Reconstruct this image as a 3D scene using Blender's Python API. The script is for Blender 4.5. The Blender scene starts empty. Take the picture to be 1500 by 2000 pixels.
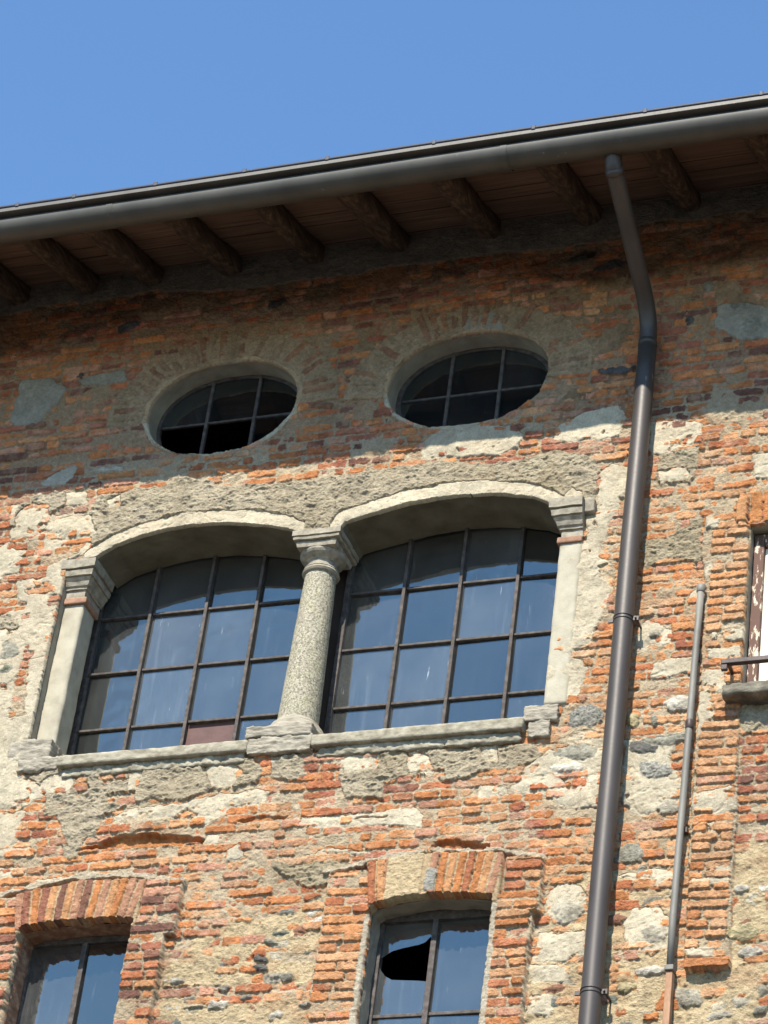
import bpy, math, random
import numpy as np
from mathutils import Vector, Matrix, noise as mnoise

scene = bpy.context.scene
R = math.radians
# ------------------------------------------------------------------ camera
CAM = (6.149, -13.974, 1.6)
YAW, PITCH, ROLL = R(23.75), R(36.0), R(8.22)
cam = bpy.data.cameras.new("camera")
cam.sensor_fit = 'HORIZONTAL'; cam.sensor_width = 36.0; cam.lens = 6200.0 / 1500.0 * 36.0
cam.clip_end = 3000.0
camo = bpy.data.objects.new("camera", cam)
scene.collection.objects.link(camo)
_f = Vector((-math.sin(YAW) * math.cos(PITCH), math.cos(YAW) * math.cos(PITCH), math.sin(PITCH)))
_r = Vector((math.cos(YAW), math.sin(YAW), 0)); _u = _r.cross(_f)
_r2 = math.cos(ROLL) * _r + math.sin(ROLL) * _u
_u2 = -math.sin(ROLL) * _r + math.cos(ROLL) * _u
_m = Matrix((_r2, _u2, -_f)).transposed().to_4x4(); _m.translation = Vector(CAM)
camo.matrix_world = _m
scene.camera = camo
# ------------------------------------------------------------------ sky and sun
SUN = Vector((-0.06, -1.0, 1.088)).normalized()
EL = math.asin(SUN.z)
w = bpy.data.worlds.new("World"); scene.world = w; w.use_nodes = True
nt = w.node_tree; nt.nodes.clear()
sky = nt.nodes.new('ShaderNodeTexSky'); sky.sky_type = 'NISHITA'; sky.sun_disc = False
sky.sun_elevation = EL; sky.sun_rotation = math.pi
sky.altitude = 300; sky.air_density = 1.1; sky.dust_density = 0.0; sky.ozone_density = 6.0
bg = nt.nodes.new('ShaderNodeBackground'); bg.inputs[1].default_value = 0.135
wo = nt.nodes.new('ShaderNodeOutputWorld')
tint = nt.nodes.new('ShaderNodeMix'); tint.data_type = 'RGBA'; tint.blend_type = 'MULTIPLY'; tint.inputs[0].default_value = 1.0
tint.inputs[7].default_value = (.96, 1.06, 1.07, 1)
nt.links.new(sky.outputs[0], tint.inputs[6]); nt.links.new(tint.outputs[2], bg.inputs[0]); nt.links.new(bg.outputs[0], wo.inputs[0])
sl = bpy.data.lights.new("sun", 'SUN'); sl.energy = 5.0; sl.angle = R(0.53); sl.color = (1.0, 0.925, 0.80)
so_ = bpy.data.objects.new("sun", sl); scene.collection.objects.link(so_)
so_.rotation_euler = SUN.to_track_quat('Z', 'Y').to_euler(); so_.location = (0, -20, 30)
vs = scene.view_settings
vs.view_transform = 'Standard'; vs.look = 'None'; vs.exposure = 0.92; vs.gamma = 1.0; vs.use_curve_mapping = False
scene.cycles.max_bounces = 8; scene.cycles.diffuse_bounces = 4

# ------------------------------------------------------------------ helpers: objects
C = scene.collection
def new_empty(name, loc, label, cat, group=None):
    o = bpy.data.objects.new(name, None); C.objects.link(o); o.location = loc
    o['label'] = label; o['category'] = cat
    if group: o['group'] = group
    return o
def root_of(p):
    while p.parent: p = p.parent
    return p
def obj(name, verts, faces, mat, parent=None, smooth=False, label=None, kind=None, bevel=0.0):
    """verts are world coordinates; parents are only translated, so subtract the root's location"""
    off = Vector(root_of(parent).location) if parent else Vector((0, 0, 0))
    me = bpy.data.meshes.new(name)
    me.from_pydata([tuple(Vector(v) - off) for v in verts], [], faces)
    me.materials.append(mat)
    if smooth:
        me.polygons.foreach_set('use_smooth', [True] * len(me.polygons))
    me.update()
    o = bpy.data.objects.new(name, me); C.objects.link(o)
    if parent: o.parent = parent
    if label: o['label'] = label
    if kind: o['kind'] = kind
    if bevel:
        b = o.modifiers.new('bevel', 'BEVEL'); b.width = bevel; b.segments = 2; b.limit_method = 'ANGLE'
    return o
class MB:
    def __init__(s): s.v = []; s.f = []
    def add(s, v, f):
        n = len(s.v); s.v += [tuple(p) for p in v]; s.f += [tuple(i + n for i in q) for q in f]; return s
    def box(s, a, b):
        x0, y0, z0 = a; x1, y1, z1 = b
        return s.add([(x0,y0,z0),(x1,y0,z0),(x1,y1,z0),(x0,y1,z0),(x0,y0,z1),(x1,y0,z1),(x1,y1,z1),(x0,y1,z1)],
                     [(3,2,1,0),(4,5,6,7),(0,1,5,4),(1,2,6,5),(2,3,7,6),(3,0,4,7)])
    def loft_rects(s, lv):
        """lv: list of (z, x0, x1, y0, y1)"""
        v = []; f = []
        for z, x0, x1, y0, y1 in lv: v += [(x0,y0,z),(x1,y0,z),(x1,y1,z),(x0,y1,z)]
        for k in range(len(lv) - 1):
            a = 4 * k
            for i in range(4):
                j = (i + 1) % 4; f.append((a+i, a+j, a+4+j, a+4+i))
        f.append((3,2,1,0)); n = 4 * (len(lv) - 1); f.append((n,n+1,n+2,n+3))
        return s.add(v, f)
    def lathe(s, cx, cy, prof, n=40, wob=0.0):
        v = []; f = []
        for r, z in prof:
            for i in range(n):
                a = 2 * math.pi * i / n
                rr = r + wob * mnoise.noise(Vector((math.cos(a)*3, math.sin(a)*3, z * 9)))
                v.append((cx + rr * math.cos(a), cy + rr * math.sin(a), z))
        for k in range(len(prof) - 1):
            for i in range(n):
                j = (i + 1) % n; f.append((k*n+i, k*n+j, (k+1)*n+j, (k+1)*n+i))
        f.append(tuple(range(n - 1, -1, -1))); f.append(tuple((len(prof)-1)*n + i for i in range(n)))
        return s.add(v, f)
    def tube(s, pts, r, n=20, dents=0.0):
        v = []; f = []; P = [Vector(p) for p in pts]
        rs = r if isinstance(r, (list, tuple)) else [r] * len(P)
        up = Vector((1, 0.0, 0.0))
        for k, p in enumerate(P):
            t = (P[min(k+1, len(P)-1)] - P[max(k-1, 0)]).normalized()
            a = t.cross(up)
            if a.length < .05: a = t.cross(Vector((0, 1, 0)))
            a.normalize(); b = t.cross(a).normalized()
            for i in range(n):
                an = 2 * math.pi * i / n
                q = p + (a * math.cos(an) + b * math.sin(an)) * (rs[k] + dents * mnoise.noise(p * 14 + a * math.cos(an) * 2))
                v.append(tuple(q))
        for k in range(len(P) - 1):
            for i in range(n):
                j = (i + 1) % n; f.append((k*n+i, k*n+j, (k+1)*n+j, (k+1)*n+i))
        f.append(tuple(range(n-1, -1, -1))); f.append(tuple((len(P)-1)*n + i for i in range(n)))
        return s.add(v, f)
    def build(s, name, mat, parent=None, **k): return obj(name, s.v, s.f, mat, parent, **k)
def spline(pts, n=10):
    P = [Vector(p) for p in pts]; out = []
    for i in range(len(P) - 1):
        a = P[max(i-1,0)]; b = P[i]; c = P[i+1]; d = P[min(i+2, len(P)-1)]
        for k in range(n):
            t = k / n
            out.append(0.5 * ((2*b) + (c-a)*t + (2*a-5*b+4*c-d)*t*t + (3*b-a-3*c+d)*t**3))
    out.append(P[-1]); return out
def rough_block(name, a, b, mat, parent, amp=.006, step=.02, freq=18, lay=0.0, seed=0, rnd=.012, smooth=True, label=None):
    """a weathered stone block: a finely divided box with rounded, chipped, layered surfaces"""
    a = Vector(a); b = Vector(b); c = (a + b) / 2; h = (b - a) / 2
    n = [max(2, int(round((b[i]-a[i]) / step))) for i in range(3)]
    idx = {}; V = []; F = []
    def vid(i, j, k):
        q = (i, j, k)
        if q not in idx:
            idx[q] = len(V)
            p = Vector((a.x + (b.x-a.x)*i/n[0], a.y + (b.y-a.y)*j/n[1], a.z + (b.z-a.z)*k/n[2]))
            core = Vector([max(-(h[t]-rnd), min(h[t]-rnd, (p-c)[t])) for t in range(3)])
            d = (p - c) - core
            if d.length > 1e-6: d = d.normalized() * rnd
            dirn = d.normalized() if d.length > 1e-6 else Vector((0, 0, 0))
            p = c + core + d
            sv = Vector((seed * 3.7, 0, 0))
            nn = mnoise.fractal(p * freq + sv, 1.0, 2.0, 4) * amp + mnoise.noise(p * 6 + sv) * amp
            if lay:
                q2 = p.z * 55 + 2.2 * mnoise.noise(p * 7 + sv)
                nn += lay * ((q2 % 1.0) - .5) * (.7 + mnoise.noise(Vector((p.x*9, p.y*9, math.floor(q2)*1.7)) + sv)) + lay * mnoise.noise(Vector((p.x*7, p.y*7, math.floor(q2)*2.3)) + sv)
            V.append(p + dirn * nn)
        return idx[q]
    for ax in range(3):
        u, v = (ax + 1) % 3, (ax + 2) % 3
        for side in (0, n[ax]):
            for i in range(n[u]):
                for j in range(n[v]):
                    q = []
                    for (di, dj) in ((0,0),(1,0),(1,1),(0,1)):
                        t = [0,0,0]; t[ax] = side; t[u] = i+di; t[v] = j+dj; q.append(vid(*t))
                    F.append(tuple(q) if side else tuple(reversed(q)))
    return obj(name, V, F, mat, parent, smooth=smooth, label=label)

# ------------------------------------------------------------------ helpers: materials
def mat_new(name):
    m = bpy.data.materials.new(name); m.use_nodes = True
    n = m.node_tree; n.nodes.clear()
    o = n.nodes.new('ShaderNodeOutputMaterial'); p = n.nodes.new('ShaderNodeBsdfPrincipled')
    n.links.new(p.outputs[0], o.inputs[0])
    return m, n, p, o
def ramp(n, fac, stops):
    r = n.nodes.new('ShaderNodeValToRGB'); e = r.color_ramp.elements
    while len(e) < len(stops): e.new(0.5)
    for i, (p, c) in enumerate(stops):
        e[i].position = p; e[i].color = (*c, 1) if len(c) == 3 else c
    n.links.new(fac, r.inputs[0]); return r.outputs[0]
def tex(n, scale, detail=5, stretch=(1,1,1), rough=.6, kind='noise', rot=(0,0,0)):
    g = n.nodes.new('ShaderNodeNewGeometry'); mp = n.nodes.new('ShaderNodeMapping')
    mp.inputs['Scale'].default_value = stretch; mp.inputs['Rotation'].default_value = rot
    n.links.new(g.outputs['Position'], mp.inputs[0])
    if kind == 'noise':
        t = n.nodes.new('ShaderNodeTexNoise'); t.inputs['Scale'].default_value = scale
        t.inputs['Detail'].default_value = detail; t.inputs['Roughness'].default_value = rough
        n.links.new(mp.outputs[0], t.inputs['Vector']); return t.outputs[0]
    t = n.nodes.new('ShaderNodeTexVoronoi'); t.inputs['Scale'].default_value = scale
    n.links.new(mp.outputs[0], t.inputs['Vector']); return t.outputs['Distance']
def bump(n, p, h, dist, strength=1.0):
    b = n.nodes.new('ShaderNodeBump'); b.inputs['Strength'].default_value = strength; b.inputs['Distance'].default_value = dist
    n.links.new(h, b.inputs['Height']); n.links.new(b.outputs[0], p.inputs['Normal']); return b
def mixc(n, a, b, fac, mode='MIX'):
    m = n.nodes.new('ShaderNodeMix'); m.data_type = 'RGBA'; m.blend_type = mode
    for sock, v in ((m.inputs['A'] if False else m.inputs[6], a), (m.inputs[7], b)):
        if isinstance(v, tuple): sock.default_value = (*v, 1)
        else: n.links.new(v, sock)
    if isinstance(fac, float): m.inputs[0].default_value = fac
    else: n.links.new(fac, m.inputs[0])
    return m.outputs[2]
def simple(name, stops, scale=20, rough=.9, bscale=80, bdist=.002, stretch=(1,1,1), detail=6, metallic=0.0, spec=.3):
    m, n, p, o = mat_new(name)
    t = tex(n, scale, detail, stretch)
    n.links.new(ramp(n, t, stops), p.inputs['Base Color'])
    p.inputs['Roughness'].default_value = rough; p.inputs['Metallic'].default_value = metallic
    p.inputs['Specular IOR Level'].default_value = spec
    if bdist: bump(n, p, tex(n, bscale, 6, stretch), bdist)
    return m
def mat_attr():
    m, n, p, o = mat_new("weathered_masonry")
    a = n.nodes.new('ShaderNodeAttribute'); a.attribute_name = 'Col'
    f1 = tex(n, 160, 4); f2 = tex(n, 35, 5)
    c = mixc(n, a.outputs[0], ramp(n, f1, [(.25, (.56,.545,.53)), (.7, (.90,.885,.87))]), 1.0, 'MULTIPLY')
    c = mixc(n, c, ramp(n, f2, [(.3, (.82,.8,.78)), (.7, (1.12,1.12,1.12))]), 1.0, 'MULTIPLY')
    n.links.new(c, p.inputs['Base Color'])
    p.inputs['Roughness'].default_value = .93; p.inputs['Specular IOR Level'].default_value = .15
    mm = n.nodes.new('ShaderNodeMath'); mm.operation = 'MULTIPLY'; hh = n.nodes.new('ShaderNodeMath'); hh.operation = 'ADD'
    n.links.new(tex(n, 120, 5, (1, 1, 1.5), .65), hh.inputs[0]); n.links.new(tex(n, 48, 4, (1, 1, 1.4), .6), hh.inputs[1])
    n.links.new(hh.outputs[0], mm.inputs[0]); n.links.new(a.outputs['Alpha'], mm.inputs[1])
    bump(n, p, mm.outputs[0], .0095, 1.0)
    return m
M_WALL = mat_attr()
M_STUCCO = simple("cream_stucco", [(.3, (.28,.25,.19)), (.5, (.35,.32,.245)), (.7, (.40,.365,.285))], 9, .92, 120, .002)
M_STUCCO_G = simple("grey_stucco", [(.3, (.19,.17,.13)), (.5, (.25,.225,.175)), (.7, (.30,.27,.21))], 9, .92, 90, .002)
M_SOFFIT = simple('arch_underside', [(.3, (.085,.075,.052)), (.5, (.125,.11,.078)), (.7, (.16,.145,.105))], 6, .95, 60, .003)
M_OVALREV = simple('oval_reveal', [(.3, (.20,.175,.13)), (.5, (.27,.24,.18)), (.7, (.32,.29,.22))], 8, .95, 60, .003)
M_SANDST = simple("carved_stone", [(.28, (.16,.14,.105)), (.5, (.27,.24,.185)), (.72, (.36,.325,.255))], 22, .9, 130, .003)
M_SCHIST = simple("schist_stone", [(.28, (.15,.13,.10)), (.5, (.29,.26,.205)), (.72, (.40,.365,.29))], 14, .9, 60, .006, stretch=(1,1,5))
M_LEDGE = simple('dark_ledge_stone', [(.3, (.07,.062,.048)), (.5, (.14,.125,.095)), (.75, (.26,.235,.18))], 15, .9, 70, .005, stretch=(1,1,3))
M_SILL = simple("sill_stone", [(.28, (.12,.105,.072)), (.5, (.26,.235,.175)), (.72, (.40,.365,.285))], 16, .9, 90, .004, stretch=(1,1,2))
M_TERRA = simple("terracotta", [(.3, (.20,.11,.07)), (.6, (.32,.19,.125))], 20, .9, 120, .002)
M_BRICKREV = simple("brick_reveal", [(.3, (.13,.07,.045)), (.5, (.24,.13,.08)), (.7, (.36,.26,.18))], 14, .95, 50, .008, stretch=(1,1,2.4))
def mat_granite():
    m, n, p, o = mat_new("lichen_granite")
    v = tex(n, 80, 3, kind='noise', rough=.65); v2 = tex(n, 14, 5); v3 = tex(n, 210, 2, rough=.8)
    c = ramp(n, v, [(.34, (.12,.11,.085)), (.47, (.25,.235,.185)), (.62, (.40,.38,.31))])
    c = mixc(n, c, ramp(n, v2, [(.35, (1.0,.92,.86)), (.5, (1,.97,.90)), (.66, (1.04,1.02,.86))]), 1.0, 'MULTIPLY')
    c = mixc(n, c, ramp(n, v3, [(.35, (.6,.6,.6)), (.65, (1.25,1.25,1.25))]), 1.0, 'MULTIPLY')
    n.links.new(c, p.inputs['Base Color']); p.inputs['Roughness'].default_value = .85
    bump(n, p, v, .004, .9); return m
M_GRAN = mat_granite()
def mat_paint(name, col, rough, metallic=.35, dirt=.25):
    m, n, p, o = mat_new(name)
    t = tex(n, 5, 6, (1, 1, .35)); t2 = tex(n, 60, 4)
    c = ramp(n, t, [(.3, tuple(k*(1-dirt) for k in col)), (.7, tuple(k*(1+dirt) for k in col))])
    c = mixc(n, c, (.34,.32,.28), ramp(n, tex(n, 17, 4, (1.6, 1.6, .35), .6), [(.69, (0,0,0)), (.76, (.55,.55,.55))]))
    n.links.new(c, p.inputs['Base Color']); p.inputs['Metallic'].default_value = metallic
    rr = n.nodes.new('ShaderNodeMapRange'); rr.inputs[3].default_value = rough - .08; rr.inputs[4].default_value = rough + .1
    n.links.new(t2, rr.inputs[0]); n.links.new(rr.outputs[0], p.inputs['Roughness'])
    bump(n, p, t, .004, .25); return m
M_GUT = mat_paint("gutter_metal", (.055,.051,.042), .5, .1)
M_LIP = mat_paint("gutter_lip_metal", (.075,.070,.060), .55, .1)
M_PIPE = mat_paint("downpipe_metal", (.052,.043,.037), .48, .15)
M_CONDUIT = mat_paint("galvanised_metal", (.20,.19,.165), .65, .15, .45)
M_CABLE = mat_paint("dark_cable", (.010,.016,.032), .6, 0.0)
M_IRON = simple("rusty_iron", [(.3, (.034,.026,.022)), (.5, (.065,.053,.047)), (.7, (.11,.094,.085))], 30, .7, 120, .001)
M_RAIL = simple("brown_iron", [(.3, (.03,.02,.018)), (.7, (.075,.05,.045))], 20, .5, 100, .001)
M_RAFTER = simple("rafter_wood", [(.3, (.022,.012,.008)), (.5, (.055,.034,.021)), (.7, (.13,.085,.052))], 6, .85, 20, .012, stretch=(6,1,6))
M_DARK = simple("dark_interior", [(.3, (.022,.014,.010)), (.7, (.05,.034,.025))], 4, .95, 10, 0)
M_GROUND = simple("pale_paving", [(.3, (.075,.07,.062)), (.7, (.11,.10,.09))], 1.2, .9, 15, .01)
M_ROOF = simple("roof_tiles", [(.3, (.18,.09,.06)), (.7, (.32,.18,.12))], 5, .9, 30, .01)
M_BLIND = simple("cream_blind", [(.3, (.62,.56,.45)), (.7, (.72,.67,.56))], 5, .8, 40, .001, stretch=(1,1,4))
M_PANEL = simple("brown_panel", [(.3, (.075,.035,.03)), (.7, (.11,.055,.048))], 8, .6, 40, .001)
M_ROD = simple("rust_brown_channel", [(.3, (.22,.11,.06)), (.7, (.42,.26,.16))], 25, .8, 60, .002, stretch=(1,1,.3))
def mat_soffit():
    m, n, p, o = mat_new("soffit_boards")
    t = tex(n, 3, 7, (.6, 14, 1)); t2 = tex(n, 1.6, 3)
    c = ramp(n, t, [(.3, (.055,.030,.019)), (.55, (.115,.068,.045)), (.75, (.17,.105,.072))])
    c = mixc(n, c, ramp(n, t2, [(.35, (.75,.72,.7)), (.7, (1.15,1.15,1.15))]), 1.0, 'MULTIPLY')
    n.links.new(c, p.inputs['Base Color']); p.inputs['Roughness'].default_value = .85
    bump(n, p, t, .004, .6); return m
M_SOFF = mat_soffit()
def mat_peel():
    m, n, p, o = mat_new("peeling_paint_wood")
    t = tex(n, 26, 6, (1.6, 1, .45), .7)
    c = ramp(n, t, [(.53, (.10,.05,.035)), (.57, (.16,.09,.06)), (.585, (.54,.47,.36)), (.8, (.6,.54,.43))])
    n.links.new(c, p.inputs['Base Color']); p.inputs['Roughness'].default_value = .8
    bump(n, p, t, .004); return m
M_PEEL = mat_peel()
def mat_glass(name, DLO, DHI, GLOSS0, TINT):
    m, n, p, o = mat_new(name)
    n.nodes.remove(p)
    dust = n.nodes.new('ShaderNodeBsdfDiffuse'); tr = n.nodes.new('ShaderNodeBsdfTransparent'); gl = n.nodes.new('ShaderNodeBsdfGlossy')
    tr.inputs[0].default_value = (.35,.4,.42,1)
    gl.inputs['Roughness'].default_value = .03; gl.inputs[0].default_value = (*TINT, 1)
    oi = n.nodes.new('ShaderNodeObjectInfo')
    cloud = tex(n, 2.6, 5, (1,1,.8)); streak = tex(n, 22, 4, (2.6,1,.28), .7); spot = tex(n, 26, 2, (1,1,1), .5); drip = tex(n, 12, 4, (2.2,1,.12))
    dirt = ramp(n, cloud, [(.3, (DLO,)*3), (.72, (DHI,)*3)])
    dr = ramp(n, drip, [(.56, (0,0,0)), (.72, (.05,.05,.05))])
    st = ramp(n, streak, [(.655, (0,0,0)), (.78, (.45,.45,.45))])
    sp = ramp(n, spot, [(.80, (0,0,0)), (.83, (.6,.6,.6))])
    f = mixc(n, dirt, dr, 1.0, 'ADD'); f = mixc(n, f, st, 1.0, 'ADD'); f = mixc(n, f, sp, 1.0, 'ADD')
    va = n.nodes.new('ShaderNodeMapRange'); va.inputs[3].default_value = .3; va.inputs[4].default_value = 1.8
    n.links.new(oi.outputs['Random'], va.inputs[0])
    vc = n.nodes.new('ShaderNodeCombineColor')
    for q_ in range(3): n.links.new(va.outputs[0], vc.inputs[q_])
    f = mixc(n, f, vc.outputs[0], 1.0, 'MULTIPLY')
    dust.inputs[0].default_value = (.42,.45,.46,1)
    m1 = n.nodes.new('ShaderNodeMixShader'); m2 = n.nodes.new('ShaderNodeMixShader')
    n.links.new(f, m1.inputs[0]); n.links.new(tr.outputs[0], m1.inputs[1]); n.links.new(dust.outputs[0], m1.inputs[2])
    fr = n.nodes.new('ShaderNodeFresnel'); fr.inputs[0].default_value = 1.5
    mr = n.nodes.new('ShaderNodeMapRange'); mr.inputs[1].default_value = 0.0; mr.inputs[2].default_value = 1.0
    mr.inputs[3].default_value = GLOSS0; mr.inputs[4].default_value = 1.0
    n.links.new(fr.outputs[0], mr.inputs[0])
    n.links.new(mr.outputs[0], m2.inputs[0]); n.links.new(m1.outputs[0], m2.inputs[1]); n.links.new(gl.outputs[0], m2.inputs[2])
    n.links.new(m2.outputs[0], o.inputs[0])
    b = n.nodes.new('ShaderNodeBump'); b.inputs['Strength'].default_value = .35; b.inputs['Distance'].default_value = .004
    n.links.new(tex(n, 3.5, 2), b.inputs['Height']); n.links.new(b.outputs[0], gl.inputs['Normal'])
    return m
M_GLASS = mat_glass("dusty_old_glass", .05, .115, .165, (.88,.86,.75))
M_GLASS_OVAL = mat_glass("dark_old_glass", .012, .035, .13, (.75,.9,1.0))

# ------------------------------------------------------------------ numpy noise
_rng = np.random.RandomState(7)
_T = [_rng.rand(256, 256).astype(np.float32) for _ in range(12)]
def vn(x, z, s=0):
    T = _T[s % 12]; x = x + s * 17.31; z = z + s * 9.17
    xi = np.floor(x); zi = np.floor(z); fx = x - xi; fz = z - zi
    fx = fx * fx * (3 - 2 * fx); fz = fz * fz * (3 - 2 * fz)
    i = xi.astype(np.int64) & 255; j = zi.astype(np.int64) & 255; i1 = (i + 1) & 255; j1 = (j + 1) & 255
    return (T[i, j] * (1-fx) + T[i1, j] * fx) * (1-fz) + (T[i, j1] * (1-fx) + T[i1, j1] * fx) * fz
def fbm(x, z, f, o=4, s=0, g=.5):
    """about -1..1"""
    t = 0; a = 1.0; tot = 0; cx, sx = .8, .6
    x = x * f; z = z * f
    for k in range(o):
        t = t + a * (vn(x, z, s + k) * 2 - 1); tot += a; a *= g
        x, z = (x * cx - z * sx) * 2.03, (x * sx + z * cx) * 2.03
    return t / tot * 1.6
def ridge(x, z, f, o=4, s=0, g=.55):
    t = 0; a = 1.0; tot = 0; cx, sx = .8, .6; x = x * f; z = z * f
    for k in range(o):
        t = t + a * (1 - np.abs(vn(x, z, s + k) * 2 - 1) * 2); tot += a; a *= g
        x, z = (x * cx - z * sx) * 2.1, (x * sx + z * cx) * 2.1
    return t / tot
def hs(i, k, s=0):
    i = np.asarray(i).astype(np.int64); k = np.asarray(k).astype(np.int64)
    h = (i * 374761393 + k * 668265263 + s * 974634777) & 0xffffffff
    h = ((h ^ (h >> 13)) * 1274126177) & 0xffffffff
    h = ((h ^ (h >> 15)) * 2246822519) & 0xffffffff
    return ((h ^ (h >> 16)) & 0xffffff) / 16777216.0
def ss(a, b, x):
    t = np.clip((x - a) / (b - a), 0, 1); return t * t * (3 - 2 * t)
def sdpoly(X, Z, P):
    """signed distance, positive inside"""
    d = np.full(X.shape, 1e9); s = np.zeros(X.shape, bool); n = len(P)
    for i in range(n):
        ax, az = P[i]; bx, bz = P[(i + 1) % n]
        ex, ez = bx - ax, bz - az; wx, wz = X - ax, Z - az
        t = np.clip((wx * ex + wz * ez) / (ex * ex + ez * ez + 1e-12), 0, 1)
        d = np.minimum(d, (wx - ex * t) ** 2 + (wz - ez * t) ** 2)
        if az != bz:
            c = ((az > Z) != (bz > Z)) & (X < ex * (Z - az) / ez + ax); s ^= c
    d = np.sqrt(d); return np.where(s, d, -d)

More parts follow.
